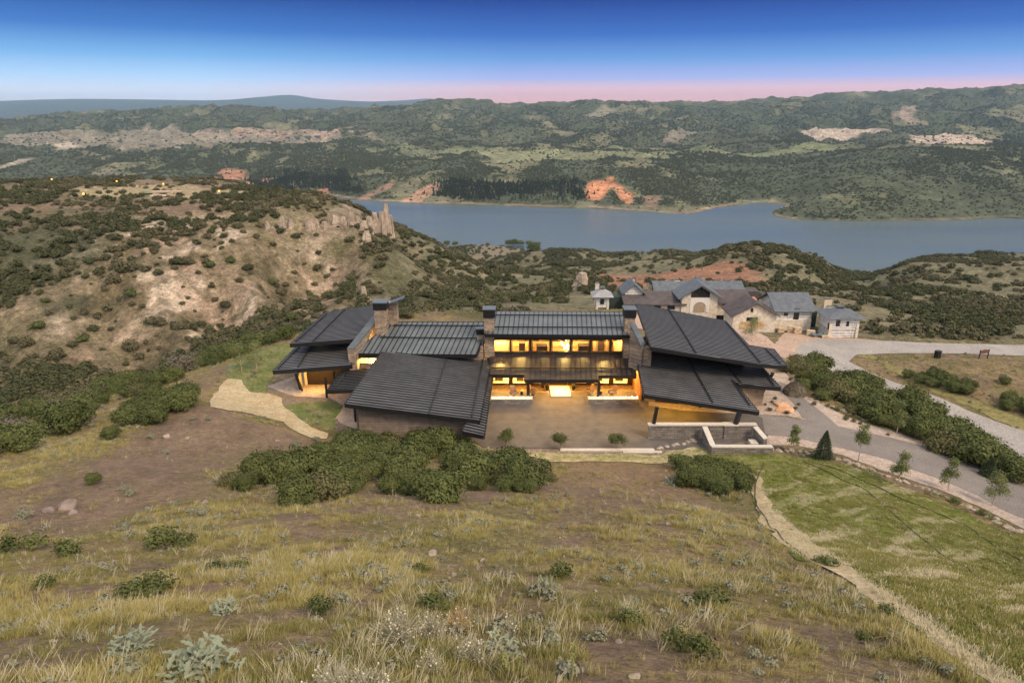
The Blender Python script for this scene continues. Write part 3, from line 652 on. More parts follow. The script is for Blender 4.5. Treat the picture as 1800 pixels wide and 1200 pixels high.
FL2, _ = roof([(867,661,2.9),(851,765,2.9),(815,757,3.25)], [(853,645),(868,647),(851,765),(814,757)], ((815,757),(851,765)), .62, [], ribh=.11, thick=.25)
RUR, plRU = roof([(1145,609,7.4),(1383,642,5.0),(1275,564,5.1)], [(1118,533),(1275,564),(1315,606),(1360,613),(1383,643),(1336,640),(1145,610)], ((1145,609),(1383,642)), .58, [((1175,544),(1223,621)),((1275,566),(1336,638)),((1345,614),(1372,641))], ribh=.06, ribw=.15)
RLR, plRL = roof([(1133,693,4.0),(1333,723,3.1),(1115,620,4.4)], [(1114,606),(1150,580),(1330,612),(1340,645),(1372,681),(1299,675),(1286,667),(1334,723.5),(1133,693)], ((1133,693),(1333,723)), .58, [((1205,625),(1253,709)),((1268,632),(1302,674)),((1286,669),(1318,714)),((1338,647),(1360,679))], ribh=.06, ribw=.15)
ULR, plUL = roof([(510,605,5.0),(620,596.6,6.0),(653,537,6.0)], [(571,550),(654,536.5),(672,560),(620,596.6),(510,605)], ((620,596.6),(510,605)), .55, [((608,543),(550,601)),((575,552),(520,602))], ribh=.06, ribw=.15)
LLR, plLL = roof([(480,651.5,3.2),(616,641.8,4.2),(612,600,4.2)], [(545,584),(606,577),(613,600),(618,642),(480,652)], ((616,642),(480,652)), .55, [((550,607),(524,646)),((527,610),(489,649))], ribh=.06, ribw=.15)
SMR, plS = roof([(576,686,3.2),(625,683,3.8),(599,654,3.2)], [(599,654),(656,646),(640,683),(576,686)], ((625,683),(576,686)), .5, [((611,653),(590,683))], ribh=.11, thick=.25)
# --- shapes under the roofs
def wallpoly(name, mat, px_top, zbot, Y=None, thick=.35, parent=None):
    pass
def wall_between(m, a, b, z0, za, zb=None, th=.35, mi=0):
    """vertical wall from a to b (xy), bottom z0, top za at a and zb at b"""
    zb = za if zb is None else zb; a = np.array(a[:2], float); b = np.array(b[:2], float); d = (b-a)/np.linalg.norm(b-a); n = np.array([-d[1], d[0]])*th
    m.prism([(a[0], a[1], z0), (b[0], b[1], z0), (b[0], b[1], zb), (a[0], a[1], za)], (n[0], n[1], 0), mi=mi)
def zp(pl, x, y, drop=.45):
    """height of a roof plane above (x, y), less the drop"""
    c, n = pl; return c[2]-(n[0]*(x-c[0])+n[1]*(y-c[1]))/n[2]-drop
def wall_under(name, pl, a, b, mat, th=.3, z0=-.2, drop=.42, parent=None):
    m = MB(); wall_between(m, a, b, z0, zp(pl, a[0], a[1], drop), zp(pl, b[0], b[1], drop), th); return m.build(name, mat, parent or house)
# central block: upper clerestory wall with seven windows at Y=82, x from -2.8 to 15.5
YF = 82.0; W7 = [(864,895),(900,930),(935.4,965.4),(970.4,1000.4),(1006,1035.4),(1041,1071),(1076,1107)]
xs7 = [(PY(a, 608, YF)[0], PY(b_, 608, YF)[0]) for a, b_ in W7]
zs0, zs1 = 4.62, 6.10
xl, xr = -3.2, 15.9
w = MB(); w.bb(xl, xr, YF, YF+.3, 4.0, zs0-.05); w.bb(xl, xr, YF, YF+.3, zs1+.05, 7.25)
edges = [xl]+[q for a, b_ in xs7 for q in (a-.04, b_+.04)]+[xr]
for i in range(0, len(edges), 2): w.bb(edges[i], edges[i+1], YF+.001, YF+.299, zs0-.05, zs1+.05)
w.build('wall', M_dwood, house)
cl_ = MB()
def window(x0, x1, z0, z1, Y, parent=house, mull=0, lit=False, mat=None, fr=.07, name='window'):
    f = MB(); f.bb(x0, x1, Y-.05, Y+.08, z0, z0+fr); f.bb(x0, x1, Y-.05, Y+.08, z1-fr, z1); f.bb(x0, x0+fr, Y-.049, Y+.079, z0+fr, z1-fr); f.bb(x1-fr, x1, Y-.049, Y+.079, z0+fr, z1-fr)
    for k in range(mull):
        xm = x0+(x1-x0)*(k+1)/(mull+1); f.bb(xm-fr*.4, xm+fr*.4, Y-.048, Y+.078, z0+fr, z1-fr)
    o = f.build(name, M_black, parent); p = MB(); p.bb(x0+fr, x1-fr, Y+.01, Y+.02, z0+fr, z1-fr); p.build('pane', mat or M_glass, o); return o
for a, b_ in xs7: window(a, b_, zs0, zs1, YF)
# brackets on the posts under the eave
for i in range(1, len(W7)):
    xm = (xs7[i-1][1]+xs7[i][0])/2; m = MB(); m.bb(xm-.12, xm+.12, YF-.16, YF-.003, 4.1, 6.9); m.bar((xm, YF-1.3, 6.95), (xm, YF-.1, 6.95), .2, .25); m.build('bracket', M_dwood, house)
# upper rooms: floor, back wall, ceiling, partitions (lit surfaces are walls washed by lamps)
m = MB(); m.bb(-3.1, 15.8, YF+.3, YF+4.2, 3.75, 3.9); m.build('upper_floor', simple('warm_oak_floor', (.35,.22,.11), .5), house)
m = MB(); m.bb(-3.1, 15.8, YF+4.2, YF+4.4, 3.9, 7.2); m.bb(-3.1, 15.8, YF+.31, YF+4.19, 7.0, 7.15); m.build('room_wall', M_cream, house)
def piece(name, mat, *b): MB().bb(*b).build(name, mat, house)
for x in (-3.0, 2.2, 10.9, 12.3, 15.6): piece('partition', M_cream, x-.08, x+.08, YF+.9, YF+4.19, 3.9, 6.99)
for x0, x1 in ((-2.2, .2), (13.2, 15.5)): piece('partition', M_cream, x0, x1, YF+1.1, YF+1.25, 3.9, 6.3)
for nm_, x0, x1, y0, y1, z1 in (('table', 3.2, 4.6, 1.2, 2.2, 4.9), ('sofa', 8.6, 10.3, 1.0, 2.2, 5.0), ('cabinet', .9, 1.7, 1.1, 1.9, 5.35), ('bookcase', 11.2, 12.0, 1.6, 2.2, 5.6)): piece(nm_, M_dwood, x0, x1, YF+y0, YF+y1, 3.9, z1)
LAMPK = 9.0
def lamp(name, loc, e, col=(1, .50, .13), r=.15, typ='POINT'):
    l = bpy.data.lights.new(name, typ); l.energy = e*LAMPK; l.color = col
    if typ == 'AREA': l.size = r
    else: l.shadow_soft_size = r
    o = bpy.data.objects.new(name, l); COL.objects.link(o); o.location = loc; o.parent = house; o.matrix_parent_inverse = inv(house); return o
for x, y, z, e in ((-1.5,82.8,6.6,230),(14.5,82.8,6.6,250),(12,83.2,6.5,80),(1.2,84,6.6,70),(4.5,84.5,6.6,26),(6.9,83.2,5.6,75),(9.5,84.3,6.6,28)): lamp('room_lamp', (x, y, z), e, (1,.62,.17))
# chandelier of hanging globes behind the middle window
m = MB()
ch = [(6.35,5.6),(6.6,5.25),(6.95,5.9),(7.0,5.0),(7.15,5.35),(7.35,5.15),(6.8,4.85),(7.25,4.8)]
m.tube([(6.9,82.9,7.0),(6.9,82.9,6.9)], [.25,.25], 8)
for x, z in ch: m.tube([(x,82.9,7.0),(x,82.9,z)], [.012,.012], 4)
cho = m.build('chandelier', M_black, house)
for x, z in ch:
    bm = bmesh.new(); bmesh.ops.create_uvsphere(bm, u_segments=10, v_segments=7, radius=.12, matrix=Matrix.Translation((x, 82.9, z-.1))); me = bpy.data.meshes.new('globe'); bm.to_mesh(me); bm.free(); link('globe', me, M_bulb, cho)
# lower storey of the central block at Y=82
w = MB(); zt = 3.75
low = [(-2.45,-.35),(.05,1.95),(2.6,4.2),(7.9,9.7),(10.6,12.6),(13.1,15.0)]
ed = [-3.2]+[q for a, b_ in low[:3] for q in (a, b_)]+[4.75, 7.25]+[q for a, b_ in low[3:] for q in (a, b_)]+[15.9]
for i in range(0, len(ed), 2): w.bb(ed[i], ed[i+1], YF-.001, YF+.3, 0, zt)
w.bb(-3.2, 15.9, YF+.001, YF+.28, 2.75, zt-.01); 
for a, b_ in low: w.bb(a, b_, YF+.001, YF+.28, 0, .18)
w.build('wall', M_dwood, house)
for a, b_ in low: window(a, b_, .18, 2.75, YF)
d = MB(); d.bb(4.8, 7.2, YF-.02, YF+.10, .05, .35); d.bb(4.8, 5.2, YF-.021, YF+.101, .35, 2.4); d.bb(6.8, 7.2, YF-.021, YF+.101, .35, 2.4); d.bb(5.2, 6.8, YF-.019, YF+.099, 1.0, 1.2)
do = d.build('door', M_dwood, house); p = MB(); p.bb(5.2, 6.8, YF+.02, YF+.03, 1.2, 2.4); p.bb(5.2, 6.8, YF+.02, YF+.03, .35, 1.0); p.build('pane', M_glass, do); p = MB(); p.bb(6.86, 6.9, YF-.09, YF-.05, .8, 1.9); p.build('handle', M_cap, do)
m = MB(); m.bb(-3.1, 15.8, YF+.3, YF+3.5, -.05, .02); m.build('lower_floor', simple('pale_floor', (.55,.40,.22), .5), house)
m = MB(); m.bb(-3.1, 15.8, YF+3.5, YF+3.6, .02, 3.7); m.bb(-3.1,15.8,YF+.31,YF+3.49,2.9,3.0)
for x in (2.2, 4.4, 7.6, 10.1): m.bb(x-.08, x+.08, YF+.6, YF+3.49, .02, 2.89)
m.build('room_wall', M_cream, house)
for x0, x1, z1 in ((-2.2,-1.2,.55),(.6,1.5,.6),(2.9,3.8,.6),(8.2,9.3,.6),(10.9,11.9,.5),(13.6,14.6,.6)): piece('cabinet', M_dwood, x0, x1, YF+1.3, YF+2.0, .02, z1)
for x, e in ((-1.4,190),(1.0,190),(3.3,90),(6.0,150),(8.7,90),(11.6,190),(14.2,190)): lamp('room_lamp', (x, YF+1.4, 2.55), e, (1,.60,.16))
# porch: ceiling lamps, posts, side walls
for x, y, e in ((6.1,80.0,120),(.6,80.2,36),(11.8,80.2,36),(-1.9,79.8,24),(14.6,79.8,26)): lamp('porch_lamp', (x, y, 2.75), e, (1,.42,.05), .1)
sp_ = lamp('entry_spot', (6.1, 79.6, 3.0), 70, (1,.80,.50), .15, 'SPOT'); sp_.data.spot_size = R(74); sp_.data.spot_blend = .35; sp_.rotation_euler = (0,0,0)
for x, y in ((1.96,76.7),(10.55,76.7)):
    m = MB(); m.bb(x-.17, x+.17, y-.17, y+.17, 0, zp(plC, x, y, .3)); m.bb(x-.22, x+.22, y-.22, y+.22, 0, .12); m.build('post', M_black, house)
for x, y in ((3.95,81.2),(7.95,81.2)):
    m = MB(); m.bb(x-.2, x+.2, y-.2, y+.2, 0, 3.2); m.build('post', M_dwood, house)
m = MB(); m.bb(4.85, 7.35, 78.0, 81.3, .07, .20); tag(m.build('entry_slab', M_slab), 'pale limestone slab glowing under the porch light in front of the entry door', 'doorstep')
# low fire walls with a line of flame on top
for (x0, x1, lab, cat2) in ((863, 936, 'low stone wall with a line of flames under the porch, left of the entry', 0), (1034, 1122, 'low stone wall with a line of flames under the porch, right of the entry', 1)):
    a = PZ(x0, 710.5, 0); b_ = PZ(x1, 710.5, 0); r = empty('fire_wall', ((a[0]+b_[0])/2, a[1]+.4, .06), label=lab, cat='wall', group='low fire walls')
    m = MB(); m.bb(a[0], b_[0], a[1], a[1]+.8, .06, .62); m.build('wall', M_stoneG, r)
    m = MB(); m.bb(a[0]-.04, b_[0]+.04, a[1]-.04, a[1]+.22, .62, .70); m.bb(a[0]-.04, b_[0]+.04, a[1]+.58, a[1]+.84, .62, .70); m.build('coping', M_conc, r)
    m = MB(); rr = random.Random(int(x0)); x = a[0]+.2
    while x < b_[0]-.1:
        h_ = rr.uniform(.08, .26)*(1.5 if cat2 and rr.random() < .2 else 1); w_ = rr.uniform(.05, .11); y = a[1]+.4+rr.uniform(-.05, .05)
        m.tube([(x, y, .60), (x+rr.uniform(-.03,.03), y, .62+h_*.4), (x+rr.uniform(-.05,.05), y, .62+h_)], [w_, w_*.8, .01], 6); x += rr.uniform(.12, .25)
    m.build('flames', M_flame, r)
# armchairs and side tables on the porch
M_arm = simple('tan_upholstery', (.34,.24,.15), .8)
def armchair(px, py, rz, lab):
    p = PZ(px, py, .06); r = empty('armchair', p, rz, label=lab, cat='armchair', group='lounge chairs on the porch'); S_ = 1.15
    def loc(mb, nm, mt):
        me = mb.mesh(nm, mt); me.transform(Matrix.Scale(S_, 4)); bm = bmesh.new(); bm.from_mesh(me); bmesh.ops.bevel(bm, geom=bm.edges[:], offset=.05, segments=2, affect='EDGES'); bm.to_mesh(me); bm.free(); return link(nm, me, None, r, True)
    loc(MB().box((0,-.05,.42), (.56,.62,.2)), 'seat', M_arm)
    loc(MB().box((0,.32,.78), (.6,.17,.85), tilt=Matrix.Rotation(R(-14),3,'X')), 'backrest', M_arm)
    for s_ in (-1, 1): loc(MB().box((s_*.36,0,.52), (.15,.66,.30)), 'armrest', M_arm)
    m = MB(); m.tube([(0,0,.32),(0,0,.06)], [.04,.04], 6)
    for k in range(4): m.bar((0,0,.06), (.3*math.cos(k*1.57+.78), .3*math.sin(k*1.57+.78), .03), .05)
    me = m.mesh('base', M_black); me.transform(Matrix.Scale(S_, 4)); link('base', me, None, r, True)
armchair(903, 697, R(20), 'tan lounge chair at the left end of the porch, facing the court')
armchair(936, 694, R(80), 'tan lounge chair behind the left porch post')
armchair(1036, 694, R(-70), 'tan lounge chair behind the right porch post')
armchair(1076, 696, R(-60), 'tan lounge chair near the right end of the porch')
for px, py, lab in ((917, 692, 'small round side table beside the left end lounge chair'), (1056, 692, 'small round side table between the two right hand lounge chairs')):
    p = PZ(px, py, .06); r = empty('side_table', p, label=lab, cat='side table', group='side tables on the porch')
    m = MB(); m.tube([(0,0,.42),(0,0,.47)], [.27,.27], 14); m.build('tabletop', M_arm, r, local=True); m = MB(); m.tube([(0,0,.01),(0,0,.42)], [.2,.12], 10); m.build('pedestal', M_dwood, r, local=True)
# planters on both sides of the door
def planter(px, py, lab):
    p = PZ(px, py, .06); r = empty('planter', p, label=lab, cat='planter', group='planters beside the entry door')
    m = MB(); m.tube([(0,0,0),(0,0,.55)], [.18,.26], 10); m.build('pot', M_black, r, local=True); m = MB(); rr = random.Random(int(px))
    for k in range(60):
        a_ = rr.uniform(0,6.3); h_ = rr.uniform(.6,1.15); q = rr.uniform(.02,.26); c = Vector((q*math.cos(a_), q*math.sin(a_), h_)); d1 = Vector((rr.uniform(-.1,.1), rr.uniform(-.1,.1), rr.uniform(-.1,.1))); d2 = Vector((rr.uniform(-.08,.08), rr.uniform(-.08,.08), rr.uniform(-.08,.08)))
        m.quad([c-d1, c-d2, c+d1, c+d2])
    m.build('foliage', simple('planter_leaves', (.05,.08,.025)), r, local=True)
planter(962, 685, 'black pot with a small shrub left of the entry door'); planter(1008, 685, 'black pot with a small shrub right of the entry door')
# right end wall of the porch, warm timber
m = MB(); wall_between(m, (15.9, 77.2), (15.9, 82), 0, 3.6, 3.9, .3); m.build('wall', simple('cedar_boards', (.42,.19,.075), .7), house)
# --- chimneys and stone parapets
def box_px(m, x0, x1, yt, zt, zb, depth, mi=0, Yf=None):
    """upright block whose top front edge is at photo row yt and height zt"""
    a = PZ(x0, yt, zt); b_ = PZ(x1, yt, zt); Y = Yf or a[1]
    m.bb(a[0], b_[0], Y, Y+depth, zb, zt, mi=mi); return a[0], b_[0], Y
def chimney(x0, x1, ycap_front, zcap, zs, zb, dep, parent=house):
    a = PZ(x0, ycap_front, zcap); b_ = PZ(x1, ycap_front, zcap); Y = a[1]
    m = MB(); m.bb(a[0]+.15, b_[0]-.15, Y+.15, Y+dep-.15, zb, zs); o = m.build('chimney', M_stone, parent)
    m = MB(); m.bb(a[0]+.05, b_[0]-.05, Y+.05, Y+dep-.05, zs, zcap-.12); 
    k = a[0]+.2
    while k < b_[0]-.1: m.bb(k, k+.06, Y+.02, Y+.049, zs+.02, zcap-.13); k += .3
    m.build('chimney_cage', M_black, o)
    m = MB(); m.bb(a[0]-.05, b_[0]+.05, Y-.05, Y+dep+.05, zcap-.12, zcap); m.build('chimney_cap', M_cap, o); return o
chimney(654, 679, 532, 10.6, 9.6, 4.5, 1.9)
chimney(848.5, 870.5, 544, 10.4, 9.3, 4.0, 1.7)
chimney(1098, 1120, 544, 10.5, 9.4, 4.0, 1.8)
chimney(836, 852, 578, 7.5, 6.7, 3.0, .9)
m = MB(); box_px(m, 678, 697, 533, 9.9, 4.0, 1.2); m.build('chimney', M_stone, house)
p = [PZ(688,533,10.2), PZ(697,526,11.0), PZ(703,526,11.0), PZ(694,533,10.2)]; m = MB()
a = PZ(684,534,10.1); m.prism([(a[0],a[1]-.1,10.05),(a[0]+1.9,a[1]-.1,10.75),(a[0]+1.9,a[1]-.1,10.87),(a[0],a[1]-.1,10.17)], (0,1.6,0)); m.build('chimney_cap', M_cap, house)
def parapet(top, bot, ztop, zbot, wid, base, name='wall'):
    """sloped stone wing wall running towards the camera with metal coping; top/bot = photo pixels of the coping's centre line"""
    a = PZ(*top, ztop); b_ = PZ(*bot, zbot); d = (b_-a); dh = np.array([d[0], d[1], 0]); dh /= np.linalg.norm(dh); s_ = np.array([-dh[1], dh[0], 0])*wid/2
    m = MB(); lo = lambda p, z: np.array([p[0], p[1], z])
    m.prism([a-s_*.85-np.array([0,0,.1]), b_-s_*.85-np.array([0,0,.1]), lo(b_, base)-s_*.85, lo(a, base)-s_*.85], s_*1.7); o = m.build(name, M_stone, house)
    n_ = max(3, int(np.linalg.norm(d)/1.6))
    m = MB()
    for k in range(n_):
        p0 = a+d*(k/n_); p1 = a+d*((k+1)/n_)-d/np.linalg.norm(d)*.03
        m.prism([p0-s_, p1-s_, p1+s_, p0+s_], (0, 0, -.12))
    m.build('coping', M_cap, o); return o
parapet((666,550), (616,613), 8.2, 5.95, 1.0, 4.2)
parapet((1112,568), (1132,608), 9.2, 6.7, 1.05, 3.5)
parapet((851,573), (842,604), 7.2, 5.7, .95, 3.0)
m = MB(); a = PZ(1137,640,4.4); m.bb(a[0]-.5, a[0]+.5, a[1], a[1]+1.1, 3.0, 6.5); m.build('pillar', M_stone, house)
m = MB(); a = PZ(842,634,3.7); m.bb(a[0]-.55, a[0]+.55, a[1]+.3, a[1]+1.3, 2.5, 5.5); m.build('pillar', M_stone, house)
# --- walls of the wings (each under its own roof)
def G(px, py, z=0): return PZ(px, py, z)
# front-left wing
fl = [on(plF, x, y) for x, y in ((672,618),(863,634.5),(843,738),(607,709))]
def ins(P, q): 
    c = sum(P)/len(P); return [c+(p-c)*q for p in P]
I = ins(fl, .86)
for k, mt in ((3, M_board), (2, M_board), (0, M_board)):
    a, b_ = I[k], I[(k+1) % 4]; m = MB(); wall_between(m, a, b_, -.3, zp(plF, a[0], a[1]), zp(plF, b_[0], b_[1]), .3 if k != 2 else .3); m.build('wall', mt, house)
a, b_ = I[3], I[2]; m = MB(); dd = (b_-a); L_ = np.linalg.norm(dd)
wx0 = a+dd*.02; m = MB()
a2 = PZ(624,728,1.2); m.bb(a2[0]-.1, a2[0]+.75, a2[1]-.1, a2[1]+.2, .3, 3.9); m.build('window', M_dark, house)
for q in (.22, .5, .78): # downpipes / joints
    p = a+dd*q; m = MB(); m.tube([(p[0], p[1]-.1, 0), (p[0], p[1]-.1, zp(plF, p[0], p[1]))], [.05,.05], 6); m.build('downpipe', M_black, house)
# centre-left block with the lit strip window
Yc = 80.9
m = MB(); m.bb(-19.3, -16.7+.0, Yc+.3, Yc+.6, 0, 4.6) if False else None
xw0, xw1 = PY(627, 634, Yc)[0], PY(668, 634, Yc)[0]; zw0, zw1 = PY(640, 639, Yc)[2], PY(640, 628.5, Yc)[2]
m = MB(); m.bb(-19.4, xw0, Yc, Yc+.3, 0, 4.75); m.bb(xw1, -4.2, Yc, Yc+.3, 0, 4.75); m.bb(xw0, xw1, Yc+.001, Yc+.299, 0, zw0); m.bb(xw0, xw1, Yc+.001, Yc+.299, zw1, 4.74); m.build('wall', M_board, house)
window(xw0, xw1, zw0, zw1, Yc, mull=1)
m = MB(); m.bb(xw0-1, xw1+2, Yc+2.6, Yc+2.7, 0, 4.6); m.bb(xw0-1, xw1+2, Yc+.31, Yc+2.6, zw0-1.2, zw0-1.1); m.build('room_wall', M_cream, house); lamp('room_lamp', (xw0+1.5, Yc+1.2, zw1-.2), 200, (1,.60,.16))
# stone pier at the foot of the left parapet
a = PZ(618.5, 614, 5.9); m = MB(); m.bb(a[0]-.5, a[0]+.5, a[1]+.02, a[1]+1.2, 0, 5.72); m.build('pillar', M_stone, house)
# left wing
I = [on(plUL, x, y) for x, y in ((585,560),(668,562),(630,578),(545,588))]
m = MB(); wall_between(m, I[3], I[2], 0, zp(plUL, *I[3][:2]), zp(plUL, *I[2][:2]), .3); m.build('wall', M_cream if False else simple('tan_stucco', (.36,.27,.19), .85), house)
m = MB(); wall_between(m, I[0], I[3], 0, zp(plUL, *I[0][:2]), zp(plUL, *I[3][:2]), .3); m.build('wall', M_board, house)
q = I[3]*.8+I[2]*.2; z_ = zp(plUL, q[0], q[1]); m = MB(); m.bb(q[0]-.9, q[0]+.9, q[1]-.12, q[1]+.01, z_-.85, z_-.25); m.build('window', glow('faint_lit_pane', (.5,.55,.3), .3), house)
# covered terrace of the left wing
a0 = G(536,676); b0 = G(600,676)
m = MB(); wall_between(m, a0, (b0[0]+1.5, b0[1]), 0, zp(plLL, a0[0], a0[1], .4), zp(plLL, b0[0], b0[1], .4), .3); m.build('wall', M_dwood, house)
m = MB(); wall_between(m, G(541,677)[:2], G(531,668)[:2], 0, 3.0, 3.0, .35); m.build('wall', M_conc, house)
lamp('terrace_lamp', (a0[0]+2.5, a0[1]-2.2, 1.6), 16, (1,.50,.08)); lamp('terrace_lamp', (a0[0]+.9, a0[1]-1.8, 1.5), 9, (1,.50,.08))
top_ = on(plLL, 519, 652); ft = G(530,687); m = MB(); m.bar((top_[0], top_[1]+.2, top_[2]-.3), ft, .36, .36); m.build('post', M_black, house)
m = MB(); m.prism([G(497,686), G(529,690), (*G(528,684)[:2], 2.1)], (0, .9, 0)); m.build('retaining_wall', simple('grey_board_concrete', (.30,.26,.22), .8), house)
for px, py in ((575,699),(591,689)):
    f_ = G(px, py); m = MB(); m.bb(f_[0]-.12, f_[0]+.12, f_[1]-.1, f_[1]+.12, 0, zp(plS, f_[0], f_[1]+.4, .2)); m.build('post', M_black, house)
# right wing: upper wall, garage walls
a, b_ = on(plRU, 1150, 604), on(plRU, 1330, 632); m = MB(); wall_between(m, (a[0], a[1]+4.5), (b_[0], b_[1]+3.8), 0, zp(plRU, a[0], a[1]+4.5), zp(plRU, b_[0], b_[1]+3.8), .3); m.build('wall', M_dwood, house)
gx0, gy0 = 15.95, 76.6; e_ = G(1340, 714)
g1 = G(1200, 722); g0 = G(1136, 716)
m = MB(); a, b_ = g0, G(1300, 729.5)
wall_between(m, a, b_, 0, zp(plRL, a[0], a[1]), zp(plRL, b_[0], b_[1]), .3) if False else None
# front garage wall is well back under the roof
a = np.array([16.2, 76.9]); b_ = np.array([27.2, 74.6]); m = MB(); wall_between(m, a, b_, -.1, zp(plRL, *a), zp(plRL, *b_), .3); m.build('wall', M_board, house)
c_ = G(1340, 713); c2 = np.array([27.3, 74.55]); m = MB(); wall_between(m, c2, (c_[0], c_[1]+.0), -.3, zp(plRL, *c2), zp(plRL, c_[0], c_[1]), .3); m.build('wall', wallmat('tan_wood_siding', (.34,.255,.17), (.29,.21,.145), (.15,.11,.08), 3.0, .3, .012), house)
m = MB(); wall_between(m, (c_[0], c_[1]), (c_[0]+.6, c_[1]+6), -.3, zp(plRL, c_[0], c_[1]), zp(plRL, c_[0]+.5, c_[1]+6), .3); m.build('wall', M_board, house)
dd = b_-a; dn = dd/np.linalg.norm(dd)
for q in (.12, .42):   # garage doors
    p0 = a+dd*q; p1 = a+dd*(q+.25); m = MB(); nrm = np.array([dn[1], -dn[0]])
    wall_between(m, p0+nrm*.06, p1+nrm*.06, 0, 2.35, 2.35, .05); g_ = m.build('garage_door', M_dwood, house)
    m = MB()
    for z in (.6, 1.2, 1.8): wall_between(m, p0+nrm*.09, p1+nrm*.09, z, z+.04, z+.04, .025)
    m.build('door_rail', M_black, g_)
for q, e in ((.12, 50), (.36, 34)):
    p = a+dd*q; lamp('carport_lamp', (p[0]+.2, p[1]-3.6, 2.7), e, (1,.50,.05), .1)
m = MB(); q = G(1340, 690); m.bar((q[0], q[1], 0), (q[0]+.9, q[1]-.3, zp(plRL, q[0]+.9, q[1]-.3, .3)), .35); m.build('post', M_dwood, house)
# carport posts standing on the court wall
for (tx, ty), (bx, by), wd in (((1149,699),(1149,744),.34), ((1300,720),(1293,745),.42)):
    zb_ = 1.72; f_ = PZ(bx, by, zb_); tp = on(plRL, tx, ty); m = MB(); m.bar((tp[0], f_[1] if abs(tx-bx) < 2 else tp[1]-.1, tp[2]-.25), f_, wd); m.build('post', M_black, house)
m = MB(); for_ = on(plRL, 1300, 718); m.bar(for_-np.array([.2,0,.4]), for_+np.array([1.4,.1,-.55]), .22); m.build('beam', M_black, house)

# ------------------------------------------------------------------ court wall with sunken light well
cw = empty('court_wall', (24, 68, 0), label='grey ledgestone court wall with pale coping, carrying the carport posts', cat='wall')
zt = 1.7; A = PZ(1141,746,zt); B = PZ(1331,748,zt); Yw = A[1]
m = MB(); m.bb(A[0], B[0], Yw, Yw+.45, -1.8, zt-.12)
m.bb(A[0]-.02, A[0]+.85, Yw-.08, Yw+.0-.001, -1.0, zt-.12); pxm = PZ(1288,750,zt); m.bb(pxm[0]-.7, pxm[0]+.7, Yw-.12, Yw-.001, -1.8, zt-.12); m.build('wall', M_stoneG, cw)
m = MB(); m.bb(A[0]-.08, B[0]+.1, Yw-.12, Yw+.53, zt-.119, zt+.02); m.bb(pxm[0]-.8, pxm[0]+.8, Yw-.22, Yw+.6, zt-.115, zt+.035); m.build('coping', M_conc, cw)
# splayed side walls and front coping
def copwall(p0, p1, z0, z1, zb, th=.45):
    m = MB(); a = np.array(p0[:2]); b_ = np.array(p1[:2]); d = (b_-a)/np.linalg.norm(b_-a); n_ = np.array([-d[1], d[0]])*th/2
    m.prism([(*(a-n_), zb), (*(b_-n_), zb), (*(b_-n_), z1-.12), (*(a-n_), z0-.12)], (2*n_[0], 2*n_[1], 0)); o = m.build('side_wall', M_stoneG, cw)
    m = MB(); n_ = n_*1.25; m.prism([(*(a-n_), z0-.12), (*(b_-n_), z1-.12), (*(b_-n_), z1), (*(a-n_), z0)], (2*n_[0], 2*n_[1], 0)); m.build('coping', M_conc, o)
copwall(PZ(1239,749,1.72), PZ(1253,782,1.0), 1.715, 1.0, -1.6)
copwall(PZ(1328,749,1.725), PZ(1346,770,1.2), 1.71, 1.2, -1.6)
copwall(PZ(1250,783,1.0), PZ(1358,783.5,.9), 1.005, .9, -1.6)
m = MB(); a = PZ(1254,776,.2); b_ = PZ(1340,748,-1.4); m.bb(A[0]+6.2, B[0]+.4, Yw-3.2, Yw-.002, -1.5, -1.42); m.build('well_floor', M_asph, cw)
m = MB(); q = PZ(1326,774,.9); m.bb(q[0]-.3, q[0]+.5, q[1], q[1]+1.0, -1.4, .55); m.build('utility_box', M_conc, cw)
# long pale step along the front edge of the court
m = MB(); a = PZ(1000,792,.12); b_ = PZ(1163,792,.12); m.bb(PZ(985,790,.12)[0], PZ(1150,790,.12)[0], a[1], a[1]+.5, -.2, .16); m.bb(PZ(1095,793,.12)[0], b_[0], a[1]-.35, a[1]-.01, -.2, .12)
tag(m.build('kerb_wall', M_conc), 'low pale stone kerb along the front edge of the motor court', 'kerb')

